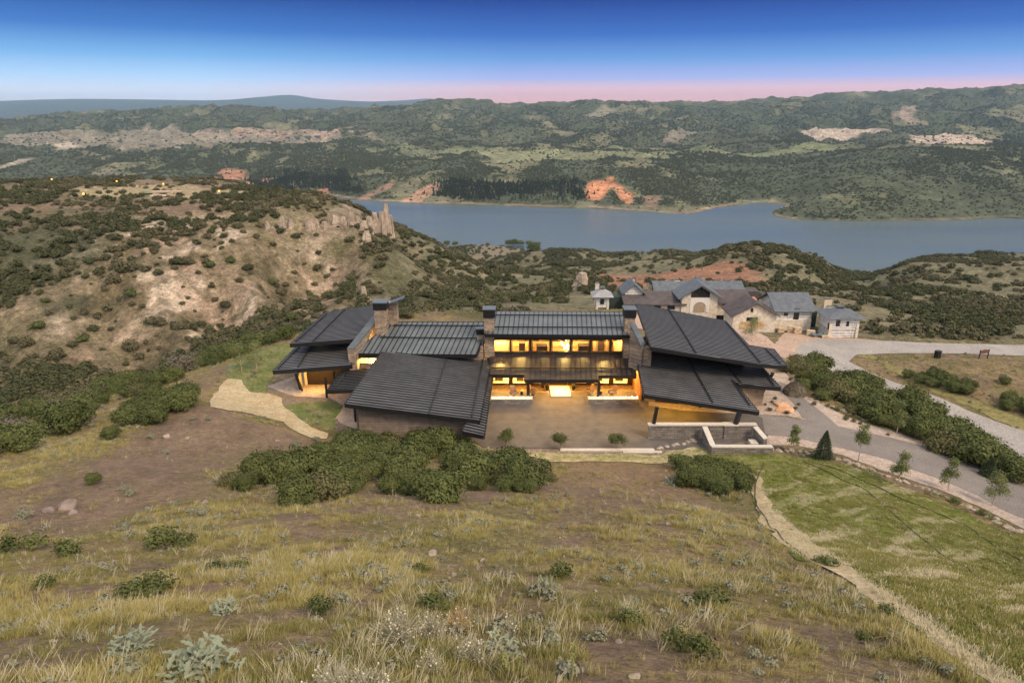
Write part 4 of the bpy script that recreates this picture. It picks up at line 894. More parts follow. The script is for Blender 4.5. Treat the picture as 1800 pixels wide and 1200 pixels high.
# ------------------------------------------------------------------ neighbouring house under construction (right, behind)
nb = empty('neighbor_house', PZ(1260, 570, -8), label='pale stone house under construction with blue grey gabled roofs behind the right wing', cat='house')
def fp(px, py, z): return PZ(px, py, z)
def gable_block(x0, x1, yb, zb, ze, zr, depth, wall, roofm, ov=.6, axis='y', name='wall', thick=.22, parent=None):
    """block with its front face at the photo columns x0..x1; axis y = ridge runs away from us"""
    parent = parent or nb
    a = PZ(x0, yb, zb); b_ = PZ(x1, yb, zb); Y = a[1]; X0, X1 = a[0], b_[0]; xm = (X0+X1)/2; ym = Y+depth/2
    m = MB()
    if axis == 'y':
        m.prism([(X0,Y,zb-1.5),(X1,Y,zb-1.5),(X1,Y,ze),(xm,Y,zr-.05),(X0,Y,ze)], (0,depth,0)); m.build('wall', wall, parent)
        k = (zr-ze)/(xm-X0); r = MB()
        r.prism([(X0-ov,Y-ov,ze-ov*k),(xm,Y-ov,zr),(X1+ov,Y-ov,ze-ov*k),(X1+ov,Y-ov,ze-ov*k+thick),(xm,Y-ov,zr+thick*1.1),(X0-ov,Y-ov,ze-ov*k+thick)], (0,depth+2*ov,0))
    else:
        m.prism([(X0,Y,zb-1.5),(X0,Y+depth,zb-1.5),(X0,Y+depth,ze),(X0,ym,zr-.05),(X0,Y,ze)], (X1-X0,0,0)); m.build('wall', wall, parent)
        k = (zr-ze)/(depth/2); r = MB()
        r.prism([(X0-ov,Y-ov,ze-ov*k),(X0-ov,ym,zr),(X0-ov,Y+depth+ov,ze-ov*k),(X0-ov,Y+depth+ov,ze-ov*k+thick),(X0-ov,ym,zr+thick*1.1),(X0-ov,Y-ov,ze-ov*k+thick)], (X1-X0+2*ov,0,0))
    r.build('roof', roofm, parent); return X0, X1, Y
def tower(x0, x1, yb, zb, ze, depth, lab=None, stilts=True):
    a = PZ(x0, yb, zb); b_ = PZ(x1, yb, zb); Y = a[1]; X0, X1 = a[0], b_[0]; W = X1-X0
    m = MB(); m.bb(X0, X1, Y, Y+depth, ze-2.5, ze); m.build('wall', M_log, nb)
    for q in (X0, X1-.5): m = MB(); m.bb(q, q+.5, Y-.15, Y+.6, zb-1.5, ze-1.2); m.build('pillar', M_cstone, nb)
    m = MB(); m.bb(X0+.25, X1-.25, Y+.1, Y+depth-.2, zb-1.5, ze-2.5); m.build('wall', M_log if x0 > 1200 else M_roof3, nb)
    ov = .9; cx, cy = (X0+X1)/2, Y+depth/2; h = 1.3; q = [(X0-ov,Y-ov,ze),(X1+ov,Y-ov,ze),(X1+ov,Y+depth+ov,ze),(X0-ov,Y+depth+ov,ze)]; tpz = [(cx-.4,cy-.4,ze+h),(cx+.4,cy-.4,ze+h),(cx+.4,cy+.4,ze+h),(cx-.4,cy+.4,ze+h)]
    r = MB(); r.quad(q[::-1])
    for i in range(4): r.quad([q[i], q[(i+1) % 4], tpz[(i+1) % 4], tpz[i]])
    r.quad(tpz); ro = r.build('roof', M_roof4 if x0 < 1200 else M_roof2, nb)
    m = MB(); m.bb(cx-.45, cx+.45, cy-.45, cy+.45, ze+h, ze+h+.35); m.quad([(cx-.7,cy-.7,ze+h+.35),(cx+.7,cy-.7,ze+h+.35),(cx,cy,ze+h+.75)]); m.quad([(cx+.7,cy-.7,ze+h+.35),(cx+.7,cy+.7,ze+h+.35),(cx,cy,ze+h+.75)]); m.quad([(cx-.7,cy+.7,ze+h+.35),(cx-.7,cy-.7,ze+h+.35),(cx,cy,ze+h+.75)]); m.build('cupola', M_cap, ro)
    return X0, X1, Y
def win2(px, py, w_, h_, Y, name='window'):
    p = PY(px, py, Y); m = MB(); m.bb(p[0]-w_/2, p[0]+w_/2, Y-.06, Y+.05, p[2]-h_/2, p[2]+h_/2); m.build(name, M_dark, nb)
def chim2(x0, x1, yt, yb, Y, mat=None, dep=1.0, z0=-8):
    a = PY(x0, yt, Y); b_ = PY(x1, yt, Y); m = MB(); m.bb(a[0], b_[0], Y, Y+dep, z0, a[2]); o = m.build('chimney', mat or M_cream, nb); m = MB(); m.bb(a[0]+.1, b_[0]-.1, Y+.1, Y+dep-.1, a[2], a[2]+.2); m.build('chimney_cap', M_cap, o)
zg = -8.0
# left tower and left gable
X0, X1, Y = tower(1047, 1070, 545, zg, -4.9, 3.2); win2(1058.5, 530, .9, 1.2, Y); chim2(1047, 1053.5, 499, 510, Y+3.0, M_cstone)
X0, X1, Y = gable_block(1097, 1128, 540, zg, -4.5, -2.8, 5, M_log, M_roof2); win2(1104, 535, 1, 1.2, Y); chim2(1107, 1116, 491, 500, Y+6, M_cream)
m = MB(); a = PZ(1085, 541, zg); m.bb(a[0]-1.5, a[0]+1.5, a[1]+.5, a[1]+4, zg-1, -5.6); m.build('link_block', simple('dark_green_cladding', (.03,.045,.035), .7), nb)
# low brown roofs in the middle
for x0, x1, yb, ze, dep in ((1100,1200,548,-6.0,5.5),(1258,1318,546,-5.9,5.5)):
    a = PZ(x0, yb, zg); b_ = PZ(x1, yb, zg); m = MB(); m.bb(a[0], b_[0], a[1], a[1]+dep, zg-1, ze-.3); m.build('wall', M_cstone, nb)
    r = MB(); r.prism([(a[0]-.6,a[1]-.8,ze-.35),(b_[0]+.6,a[1]-.8,ze-.35),(b_[0]+.6,a[1]+dep,ze+1.1),(a[0]-.6,a[1]+dep,ze+1.1)], (0,0,.2)); r.build('roof', M_roof3, nb)
    for k in range(3): win2(x0+(x1-x0)*(.3+.25*k), yb-9, 1.6, 1.2, a[1])
# main long roof
X0, X1, Y = gable_block(1154, 1306, 535, zg, -5.7, -3.8, 8.5, M_cstone, M_roof2, axis='x')
for px in (1172, 1190, 1270, 1288): win2(px, 527, 2.2, 1.1, Y)
chim2(1186, 1195, 493, 501, Y+4, M_cream); chim2(1275, 1284, 495, 506, Y+4, M_cream); chim2(1140,1146,500,510,Y+5,M_cream)
m = MB(); a = PY(1232, 490, Y+9); m.prism([(a[0]-4.5,Y+6,a[2]-2.2),(a[0],Y+6,a[2]),(a[0]+4.5,Y+6,a[2]-2.2)], (0,5,0)); m.build('roof', M_roof2, nb)
# front gable with arched entry
X0, X1, Y = gable_block(1197, 1260, 549, zg, -4.3, -1.9, 5, M_cstone, M_roof2, ov=1.0)
xm = (X0+X1)/2; m = MB(); m.prism([(xm-2.0,Y-.08,-4.6),(xm+2.0,Y-.08,-4.6),(xm+2.0,Y-.08,-3.5),(xm,Y-.08,-2.3),(xm-2.0,Y-.08,-3.5)], (0,.1,0)); m.build('window', M_dark, nb)
m = MB(); N_ = 14; arc = [(xm+1.45*math.cos(math.pi*k/N_), Y-.12, -7.1+1.45*math.sin(math.pi*k/N_)) for k in range(N_+1)]
m.prism([(xm-2.1,Y-.12,zg),(xm-2.1,Y-.12,-4.75),(xm+2.1,Y-.12,-4.75),(xm+2.1,Y-.12,zg),(xm+1.45,Y-.12,zg)]+arc+[(xm-1.45,Y-.12,zg)], (0,.1,0)); m.build('arch_surround', simple('white_render', (.70,.66,.60), .8, vary=.06), nb)
m = MB(); m.bb(xm-1.2, xm+1.2, Y-.05, Y+.02, zg, -5.8); m.build('door', simple('tan_door', (.34,.26,.18), .7), nb)
# front right stone gable
X0, X1, Y = gable_block(1287, 1362, 578, zg, -5.1, -2.7, 6, M_cstone, M_roof3, ov=.6)
p = PY(1322, 561, Y); m = MB(); m.bb(p[0]-1.1, p[0]+1.1, Y-.06, Y+.05, p[2]-.35, p[2]+.4); m.build('window', M_dark, nb); win2(1322, 545, .5, .8, Y)
m = MB(); m.bb(p[0]-2.4, p[0]+2.6, Y-.05, Y+.02, zg, p[2]-.5); m.build('wall', simple('rough_sandstone_panel', (.52,.36,.20), .85, vary=.35, scale=2), nb)
chim2(1320, 1327, 528, 534, Y+8, M_stone); a = PY(1324, 524, Y+8.5); m = MB(); m.tube([(a[0],Y+8.5,a[2]-.6),(a[0],Y+8.5,a[2]-.2),(a[0],Y+8.5,a[2]+.25)], [.9,.8,.25], 10); m.build('chimney_hood', simple('copper_hood', (.55,.24,.17), .5), nb)
# right log wing and right tower
X0, X1, Y = gable_block(1362, 1424, 572, zg, -4.7, -2.4, 9, M_log, M_roof2, axis='x', ov=.7); win2(1382, 549, .8, 1.4, Y); win2(1400, 553, 1.1, 2.6, Y)
m = MB(); m.bb(X0-.05, X1+.05, Y-.12, Y-.001, zg-1, -6.7); m.build('wall', M_cstone, nb)
m = MB(); a = PZ(1442, 580, zg); m.bb(X1+.05, a[0]+1.2, Y+2, Y+6, zg-1, -5.6); m.build('link_block', simple('dark_green_cladding', (.03,.045,.035), .7), nb)
X0, X1, Y = tower(1455, 1507, 589, zg-.3, -4.7, 5.0); win2(1473, 568, .8, 1.2, Y); win2(1490, 569, .5, 1.0, Y)
chim2(1455, 1468, 540, 551, Y+5.3, M_cstone, .8, -5); chim2(1450, 1463, 527, 537, Y+8, M_cream, 1.0)
# low parapet block at far right end of the long roof
m = MB(); a = PY(1312, 520, 150); m.bb(a[0]-1, a[0]+2.6, 149, 153, -9, a[2]+1.3); m.build('wall', M_roof3, nb)
# retaining mass behind the neighbour
# pallets and stacks of stone on the building yard
M_pal = simple('stacked_sandstone', (.52,.39,.25), .85, vary=.3, scale=2.5); M_wood = simple('pallet_wood', (.30,.21,.13), .8)
pal = [(1298,572,1.6,1.2,'leftmost pile of pale stone by the neighbour gable'),(1313,577,2.2,.8,'low wide stack of stone below the neighbour gable window'),(1337,579,1.2,.8,'small stone pallet right of the low wide stack'),(1349,579,1.5,1.3,'tall sandstone pallet in the middle of the yard row'),
       (1361,582,1.3,.7,'short grey stone pallet in the yard row'),(1372,584,1.2,.9,'stone pallet left of the pair by the wing'),(1389,584,1.2,1.2,'upright stone pallet under the log wing'),(1401,586,1.5,1.2,'wide stone pallet below the tall dark window'),
       (1424,590,1.6,1.1,'pale wrapped stone pallet near the right tower'),(1450,594,1.4,.5,'low flat stone pallet in front of the right tower')]
for px, py, w_, h_, lab in pal:
    p = hit(px, py, 110); r = empty('stone_pallet', p, random.uniform(-.3,.3), label=lab, cat='pallet', group='stone pallets in the building yard')
    m = MB(); m.box((0,0,.08), (w_+.1,1.1,.14)); m.build('pallet', M_wood, r, local=True)
    m = MB(); rr = random.Random(int(px)); z = .15
    while z < h_:
        hh = rr.uniform(.14,.24); m.box((rr.uniform(-.05,.05), rr.uniform(-.04,.04), z+hh/2), (w_*rr.uniform(.85,1), rr.uniform(.85,1), hh)); z += hh+.005
    m.build('stones', M_pal, r, local=True)
p = hit(1437, 592, 110); m = MB(); rr = random.Random(3)
for k in range(10): m.box((p[0]+rr.uniform(-1.2,1.2), p[1]+rr.uniform(-.5,.5), p[2]+rr.uniform(.1,.7)), (rr.uniform(.5,1.1),.5,.3), rz=rr.uniform(0,3))
tag(m.build('tarp_heap', simple('blue_grey_tarp', (.16,.19,.21), .6)), 'blue grey tarpaulin heap between the stone pallets and the right tower', 'tarp')
# ------------------------------------------------------------------ roadside things
def ground_at(px, py, tmin=40): return hit(px, py, tmin)
p = ground_at(1647, 629); r = empty('utility_box', p, R(20), label='black upright utility cabinet at the edge of the upper road', cat='utility box')
m = MB(); m.box((0,0,.62), (.85,.7,1.25)); m.build('cabinet', M_black, r, local=True); m = MB(); m.box((0,0,1.3), (.95,.8,.10)); m.build('lid', M_black, r, local=True); m = MB(); m.box((.2,-.365,.7), (.05,.03,.2)); m.build('handle', M_cap, r, local=True)
p = ground_at(1728, 630); r = empty('lot_sign', p, R(15), label='brown wooden sign board on two posts beside the upper road', cat='sign')
for s_ in (-.95, .95): m = MB(); m.box((s_,0,.8), (.14,.14,1.7)); m.build('post', M_dwood, r, local=True)
m = MB(); m.prism([(-.9,-.05,.95),(.9,-.05,.95),(.9,-.05,1.55),(.45,-.05,1.62),(0,-.05,1.72),(-.45,-.05,1.62),(-.9,-.05,1.55)], (0,.1,0)); m.build('board', simple('rust_brown_board', (.15,.07,.045), .7), r, local=True)
p = ground_at(1428, 686); 
# dome of piled brush beside the path
p = ground_at(1397, 692); m = MB(); rr = random.Random(5)
for k in range(420):
    a_ = rr.uniform(0,6.28); ph = rr.uniform(0,1.45); q = Vector((math.cos(a_)*math.cos(ph), math.sin(a_)*math.cos(ph), math.sin(ph)*.9))*1.5
    m.bar((p[0]+q.x, p[1]+q.y, p[2]+q.z), (p[0]+q.x*.8, p[1]+q.y*.8, p[2]+q.z+.25), .05)
bmq = bmesh.new(); bmesh.ops.create_icosphere(bmq, subdivisions=2, radius=1.45, matrix=Matrix.Translation(V(p)) @ Matrix.Diagonal((1,1,.9,1)))
tmp = bpy.data.meshes.new('q'); bmq.to_mesh(tmp); bmq.free()
n0 = len(m.v); m.v += [tuple(v.co) for v in tmp.vertices]; m.f += [tuple(n0+i for i in f.vertices) for f in tmp.polygons]; m.m += [0]*len(tmp.polygons); bpy.data.meshes.remove(tmp)
tag(m.build('rounded_shrub', simple('dry_grey_brush', (.15,.12,.085), .9)), 'grey brown dome shaped shrub at the bend of the garden path', 'shrub')

# ------------------------------------------------------------------ plants
def leafmat(name, c1, c2, rough=.75):
    m, t, b = nt(name, rough, spec=.15); oi = node(t, 'ShaderNodeObjectInfo'); geo = node(t, 'ShaderNodeNewGeometry')
    n = node(t, 'ShaderNodeTexNoise'); n.inputs['Scale'].default_value = .9; n.inputs['Detail'].default_value = 3; t.links.new(geo.outputs['Position'], n.inputs['Vector'])
    mr = node(t, 'ShaderNodeMapRange'); mr.inputs[1].default_value = .35; mr.inputs[2].default_value = .65; t.links.new(n.outputs['Fac'], mr.inputs[0])
    av = node(t, 'ShaderNodeMath', operation='MULTIPLY_ADD'); av.inputs[1].default_value = .55; t.links.new(mr.outputs[0], av.inputs[0]); q = node(t, 'ShaderNodeMath', operation='MULTIPLY'); q.inputs[1].default_value = .45; t.links.new(oi.outputs['Random'], q.inputs[0]); t.links.new(q.outputs[0], av.inputs[2])
    mx = node(t, 'ShaderNodeMix', data_type='RGBA'); mx.inputs['A'].default_value = (*c1, 1); mx.inputs['B'].default_value = (*c2, 1); t.links.new(av.outputs[0], mx.inputs['Factor']); t.links.new(mx.outputs['Result'], b.inputs['Base Color'])
    return m
L_oak = leafmat('oak_leaves', (.052,.066,.020), (.125,.142,.045))
L_scrub = leafmat('scrub_leaves', (.060,.064,.030), (.150,.128,.070))
L_olive = leafmat('olive_leaves', (.045,.052,.022), (.090,.092,.040))
L_farsc = leafmat('far_scrub_leaves', (.058,.070,.040), (.092,.098,.056))
L_aspen = leafmat('aspen_leaves', (.10,.13,.045), (.20,.21,.08))
L_spruce = leafmat('spruce_needles', (.035,.055,.03), (.07,.09,.045))
L_sage = leafmat('sage_leaves', (.17,.18,.12), (.27,.26,.18))
L_gold = leafmat('dry_grass', (.235,.205,.065), (.36,.315,.12))
L_green = leafmat('green_grass', (.145,.145,.042), (.25,.225,.080))
L_straw = leafmat('pale_straw', (.34,.30,.19), (.48,.43,.29))
M_bark = simple('bark', (.16,.12,.09), .9); M_barkp = simple('pale_bark', (.42,.38,.31), .8)
def leaf_cloud(seed, lumps, n, leaf, core=.72, flat=.8):
    """lumps: (x,y,z,r). returns verts, faces arrays of small rhombus leaves + lumpy cores"""
    g = np.random.default_rng(seed); w_ = np.array([l[3]**2 for l in lumps]); w_ = w_/w_.sum(); k = g.choice(len(lumps), n, p=w_); Lm = np.array(lumps)[k]
    d = g.normal(size=(n, 3)); d /= np.linalg.norm(d, axis=1)[:, None]; d[:, 2] = np.where(d[:, 2] < -.35, -d[:, 2], d[:, 2])
    rad = Lm[:, 3]*(.45+.85*g.uniform(0, 1, n)**.7)*(1+.35*(g.uniform(0, 1, n) > .84)); c = Lm[:, :3]+d*rad[:, None]*np.array([1, 1, flat])
    t1 = np.cross(d, g.normal(size=(n, 3))); t1 /= np.linalg.norm(t1, axis=1)[:, None]; t2 = np.cross(d, t1)+d*g.uniform(-.9, .9, n)[:, None]; t2 /= np.linalg.norm(t2, axis=1)[:, None]
    s = (leaf*g.uniform(.6, 1.4, n))[:, None]
    v = np.stack([c-t1*s, c-t2*s*.6, c+t1*s, c+t2*s*.6], 1).reshape(-1, 3); f = np.arange(4*n).reshape(-1, 4)
    if core:
        V_, F_ = [v], [f]; o_ = len(v)
        for l in lumps:
            u = np.linspace(0, 2*math.pi, 9)[:-1]; P_ = np.linspace(-1.2, 1.5, 5); ring = []
            for p in P_:
                rr_ = l[3]*core*g.uniform(.85, 1.1, 8); ring.append(np.stack([l[0]+np.cos(u)*np.cos(p)*rr_, l[1]+np.sin(u)*np.cos(p)*rr_, l[2]+np.sin(p)*rr_*flat], 1))
            V_.append(np.concatenate(ring)); q = []
            for a_ in range(4):
                for b2 in range(8): q.append((o_+a_*8+b2, o_+a_*8+(b2+1) % 8, o_+(a_+1)*8+(b2+1) % 8, o_+(a_+1)*8+b2))
            F_.append(np.array(q)); o_ += 40
        v = np.concatenate(V_); f = np.concatenate(F_)
    return v, f
def cloud_mesh(name, seed, lumps, n, leaf, mat, core=.72, flat=.8):
    me = npmesh(name, *leaf_cloud(seed, lumps, n, leaf, core, flat)); me.materials.append(mat); return me
def shrub_lumps(seed, Rr, H_, n=9):
    rr = random.Random(seed); L_ = [(0, 0, H_*.45, Rr*.6)]
    for k in range(n):
        a_ = rr.uniform(0, 6.28); q = rr.uniform(.25, .72)*Rr; L_.append((q*math.cos(a_), q*math.sin(a_), rr.uniform(.28, .72)*H_*(1.1-q/Rr*.5), Rr*rr.uniform(.26, .42)))
    return L_
def spiky(seed, n, H_, spread, w_, lean=.5):
    """tuft of tapering blades"""
    g = np.random.default_rng(seed); a_ = g.uniform(0, 2*np.pi, n); q = g.uniform(0, spread, n); h_ = H_*g.uniform(.45, 1.1, n); ln = g.uniform(.1, lean, n)*h_; b_ = a_+g.normal(0, .6, n)
    base = np.stack([q*np.cos(a_), q*np.sin(a_), np.full(n, -.04)], 1); tip = base+np.stack([ln*np.cos(b_), ln*np.sin(b_), h_], 1); midp = base*.5+tip*.5; midp[:, 2] += h_*.12
    s = np.stack([-np.sin(b_+.7), np.cos(b_+.7), 0*b_], 1)*w_
    v = np.stack([base-s, base+s, midp+s*.7, midp-s*.7, tip], 1).reshape(-1, 3); i = np.arange(n)*5
    f = np.concatenate([np.stack([i, i+1, i+2, i+3], 1), np.stack([i+3, i+2, i+4, i+4], 1)]); return v, f
def tri_mesh(name, v, f, mat):
    me = bpy.data.meshes.new(name); me.from_pydata(v.tolist(), [], [tuple(dict.fromkeys(q)) for q in f.tolist()]); me.materials.append(mat); me.update(); return me
def put(name, me, p, s, rz, label, cat, group=None, sz=None):
    o = bpy.data.objects.new(name, me); COL.objects.link(o); o.location = V(p); o.rotation_euler = (0, 0, rz); o.scale = (s, s, sz or s); return tag(o, label, cat, group)
OAK = [cloud_mesh('oak_shrub', 20+i, shrub_lumps(20+i, 1.7, 2.5, 16), 7600, .10, L_oak, .36) for i in range(4)]
OAKB = OAK+[cloud_mesh('oak_shrub', 200, shrub_lumps(200, 1.7, 2.0, 13), 6000, .10, leafmat('olive_brush_leaves', (.075,.080,.032), (.15,.14,.06)), .4), cloud_mesh('oak_shrub', 201, shrub_lumps(201, 1.6, 2.2, 12), 4200, .085, leafmat('grey_twigs', (.12,.105,.075), (.19,.165,.12)), .3)]
SCR = [cloud_mesh('hill_bush', 40+i, shrub_lumps(40+i, 1.7, 1.7, 9), 1300, .17, [L_scrub, L_olive, L_oak, L_scrub][i], .45) for i in range(4)]
def in_poly(P, x, y):
    c = False
    for i in range(len(P)):
        ax, ay = P[i]; bx, by = P[(i+1) % len(P)]
        if (ay > y) != (by > y) and x < (bx-ax)*(y-ay)/(by-ay)+ax: c = not c
    return c
def scatter_poly(pts, n, seed, mind, tmin=0):
    """n spots inside a photo polygon, projected on the ground, spaced by mind metres"""
    W = [(p[0], p[1]) for p in poly_hit(pts, tmin)]; rr = random.Random(seed); out = []; xs = [p[0] for p in W]; yy = [p[1] for p in W]; t_ = 0
    while len(out) < n and t_ < n*160:
        t_ += 1; x = rr.uniform(min(xs), max(xs)); y = rr.uniform(min(yy), max(yy))
        if in_poly(W, x, y) and all((x-a)**2+(y-b_)**2 > mind*mind for a, b_ in out): out.append((x, y))
    return [(x, y, float(hgt(x, y))) for x, y in out]
def grp(pts, n, seed, mind, protos, smin, smax, name, label, cat, group, tmin=0, zsc=(.85, 1.15)):
    rr = random.Random(seed*3+1)
    Q = scatter_poly(pts, n, seed, mind, tmin); ux = [q[0]/(q[1]+40) for q in Q]; rk = np.argsort(np.argsort(ux)); my = np.median([q[1] for q in Q]); nb_ = min(7, max(2, len(Q)//6))
    where = ['at the far left', 'at the left', 'left of the middle', 'in the middle', 'right of the middle', 'at the right', 'at the far right']
    for i, (x, y, z) in enumerate(Q):
        s = smin+(smax-smin)*rr.random()**1.4; b_ = int(rk[i]/len(Q)*7); sw_ = 'large' if s > smin+(smax-smin)*.45 else 'small'
        put(name, rr.choice(protos), (x, y, z-.12*s), s, rr.uniform(0, 6.28), sw_+' '+label+', '+where[b_]+(' front' if y < my else ' back'), cat, group, sz=s*rr.uniform(*zsc))
grp([(400,880),(412,848),(500,808),(620,790),(800,800),(900,812),(960,835),(965,855),(920,868),(800,872),(740,885),(620,872),(520,885),(430,890)], 78, 1, 1.2, OAKB[:5], .45, 1.15, 'oak_shrub', 'dark green oak of the thicket below the house', 'shrub', 'oak shrubs of the thicket below the house')
grp([(600,790),(700,775),(815,785),(830,800),(700,805),(600,815)], 14, 21, 1.6, OAKB[:5], .85, 1.25, 'oak_shrub', 'tall oak at the thicket back by the wing wall', 'shrub', 'tall oak shrubs below the front left wing')
grp([(1165,835),(1200,820),(1250,822),(1300,845),(1318,868),(1300,880),(1240,868),(1175,850)], 13, 2, 1.2, OAK, .55, .9, 'oak_shrub', 'oak shrub of the clump by the lawn top', 'shrub', 'oak shrubs beside the top of the lawn')
grp([(-40,815),(-40,755),(150,690),(260,652),(400,612),(510,592),(508,606),(400,636),(290,678),(150,745),(60,792)], 88, 3, 2.2, OAKB, .6, 1.6, 'oak_shrub', 'brush of the band on the left ridge', 'shrub', 'brush band on the left ridge')
grp([(212,755),(225,725),(290,700),(335,705),(320,722),(260,750)], 14, 4, 1.2, OAK, .7, 1.1, 'oak_shrub', 'shrub of the oval clump above pinkish boulders', 'shrub', 'oak shrubs of the oval clump')
grp([(1385,648),(1420,645),(1520,682),(1600,722),(1680,772),(1760,812),(1830,840),(1830,862),(1700,815),(1640,785),(1560,752),(1480,718),(1400,682)], 74, 5, 2.0, OAKB[:5], .55, 1.6, 'oak_shrub', 'oak shrub on the bank by the lower road', 'shrub', 'oak shrubs on the bank beside the road', tmin=40)
grp([(1615,672),(1640,662),(1700,685),(1700,697),(1650,684)], 9, 6, 1.6, OAK, .7, 1.0, 'oak_shrub', 'rounded shrub above the lower road', 'shrub', 'rounded shrubs above the lower road', tmin=40)
grp([(1745,712),(1790,705),(1830,720),(1830,738),(1780,725)], 6, 7, 1.6, OAK, .6, .9, 'oak_shrub', 'shrub by the right edge above the road', 'shrub', 'shrubs at the right edge', tmin=40)
for px, py, s, lab in ((1596,664,.6,'small green shrub left of the rounded clump above the lower road'),(1766,675,.55,'lone green shrub on the bare ground right of the sign'),(1737,822,.75,'dense conical shrub at the right end of the bank'),(197,772,.55,'lone small dark shrub on the bare soil slope at the left'),(165,850,.36,'small dark green cushion shrub on the bare soil at the left'),
                      (1640,650,.3,'tiny shrub on the bare bank left of the utility cabinet')):
    p = hit(px, py, 0); put('oak_shrub', OAK[int(px) % 4], p, s, px, lab, 'shrub')
grp([(30,560),(120,460),(260,400),(420,395),(560,420),(680,500),(620,560),(430,600),(200,640),(60,640)], 140, 8, 2.0, SCR, .3, 1.35, 'hill_bush', 'bush on the pale eroded slope', 'bush', 'bushes on the eroded slope', tmin=110)

grp([(690,572),(720,556),(860,540),(1090,540),(1100,528),(900,520),(720,530)], 42, 31, 1.8, SCR, .5, 1.25, 'hill_bush', 'bush of the slope just behind the house', 'bush', 'bushes behind the house', tmin=60)
# ------------------------------------------------------------------ trees
def tree(px, py, H_, Wd, lab, kind='aspen', tmin=0, z=None, group=None, stem=None):
    Wd *= 1.25 if kind == 'aspen' else 1; H_ *= 1.1; p = PZ(px, py, z) if z is not None else hit(px, py, tmin); r = empty('aspen_tree' if kind == 'aspen' else 'conifer' if kind == 'spruce' else 'maple_tree', p, random.uniform(0, 6), label=lab, cat='tree', group=group)
    sd_ = int(px*7+py); rr = random.Random(sd_)
    if kind == 'spruce':
        m = MB(); m.tube([(0,0,-.1),(0,0,H_*.5),(0,0,H_*.97)], [.09,.05,.01], 6); m.build('trunk', M_bark, r, local=True)
        g = np.random.default_rng(sd_); n = 5200; hh = g.uniform(0,1,n)**1.35; tier = np.floor(hh*11)/11+((hh*11) % 1)**2*.09; az_ = g.integers(0,9,n)/9*6.283+tier*37+g.normal(0,.16,n); q = g.uniform(.12,1,n)**.6; rad = (Wd/2)*(1-tier)**.85*q*(.8+.4*g.uniform(0,1,n))
        c = np.stack([np.cos(az_)*rad, np.sin(az_)*rad, H_*(.06+.92*tier)-rad*.28+.04], 1); d = np.stack([np.cos(az_), np.sin(az_), -.2+0*az_], 1); t_ = np.cross(d, g.normal(size=(n,3))); t_ /= np.linalg.norm(t_,axis=1)[:,None]
        v = np.stack([c-d*.09, c+t_*.03, c+d*.11, c-t_*.03], 1).reshape(-1,3); me = npmesh('crown', v, np.arange(4*n).reshape(-1,4)); me.materials.append(L_spruce); link('crown', me, None, r, True); return
    c0 = .30 if kind == 'aspen' else .45
    m = MB(); lx = rr.uniform(-.1,.1); m.tube([(0,0,-.1),(lx*.5,0,H_*.4),(lx,.03,H_*.93)], [.05*H_/3,.035*H_/3,.008], 6)
    L_ = []
    for k in range(13):
        a_ = rr.uniform(0,6.28); t_ = rr.uniform(0,1); zz = H_*(c0+(1-c0)*t_); q = Wd*.5*(1-t_*.75)*rr.uniform(.35,.9) if kind == 'aspen' else Wd*.5*rr.uniform(.3,.95)
        if kind != 'aspen': zz = H_*(.68+.24*rr.random())
        e = (lx*t_+q*math.cos(a_), q*math.sin(a_), zz); m.tube([(lx*t_,0,max(.2,zz-.35*q-.2)), e], [.014,.005], 4); L_.append((*e, Wd*rr.uniform(.17,.28)))
    m.build('trunk', M_barkp if kind == 'aspen' else M_bark, r, local=True)
    me = cloud_mesh('crown', sd_, L_, 2300, .062, L_aspen if kind == 'aspen' else L_oak, 0, 1.1); link('crown', me, None, r, True)
tree(1393,796,2.75,1.0,'young aspen directly beside the court wall, at the left end of the driveway row')
tree(1508,812,3.5,1.3,'tall young aspen right of the conifer along the driveway')
tree(1578,852,2.8,1.3,'young aspen in the dark soil ring below the driveway, third from the court wall')
tree(1666,862,2.6,1.3,'leaning young aspen with sparse crown beside the driveway, fourth from the court wall')
tree(1744,888,2.9,1.6,'widest young aspen at the right end of the driveway row')
tree(1576,762,3.3,1.2,'slender young aspen on the far side of the driveway, in front of the bank shrubs')
tree(1446,806,2.9,2.1,'dark green conifer between two young aspens on the edge of the driveway','spruce')
tree(1737,838,2.0,1.9,'small conifer at the right end of the bank beside the driveway','spruce')
for px, lab in ((889,'left small umbrella shaped tree on the court edge, partly behind the thicket'),(985,'middle small umbrella shaped tree on the court edge'),(1085,'right small umbrella shaped tree on the court edge, behind the pale kerb')):
    tree(px, 790 if px > 900 else 784, 1.35, 1.7, lab, 'maple', z=0)
for px, py, H_, lab in ((425,652,3.6,'thin yellow green young tree on the left lawn beside the ridge shrubs'),(452,648,3.0,'smaller young tree right of the yellow green one on the left lawn'),(1321,600,3.0,'small green tree behind the right wing, in front of the building yard')):
    tree(px, py, H_, 2.0, lab, 'aspen')
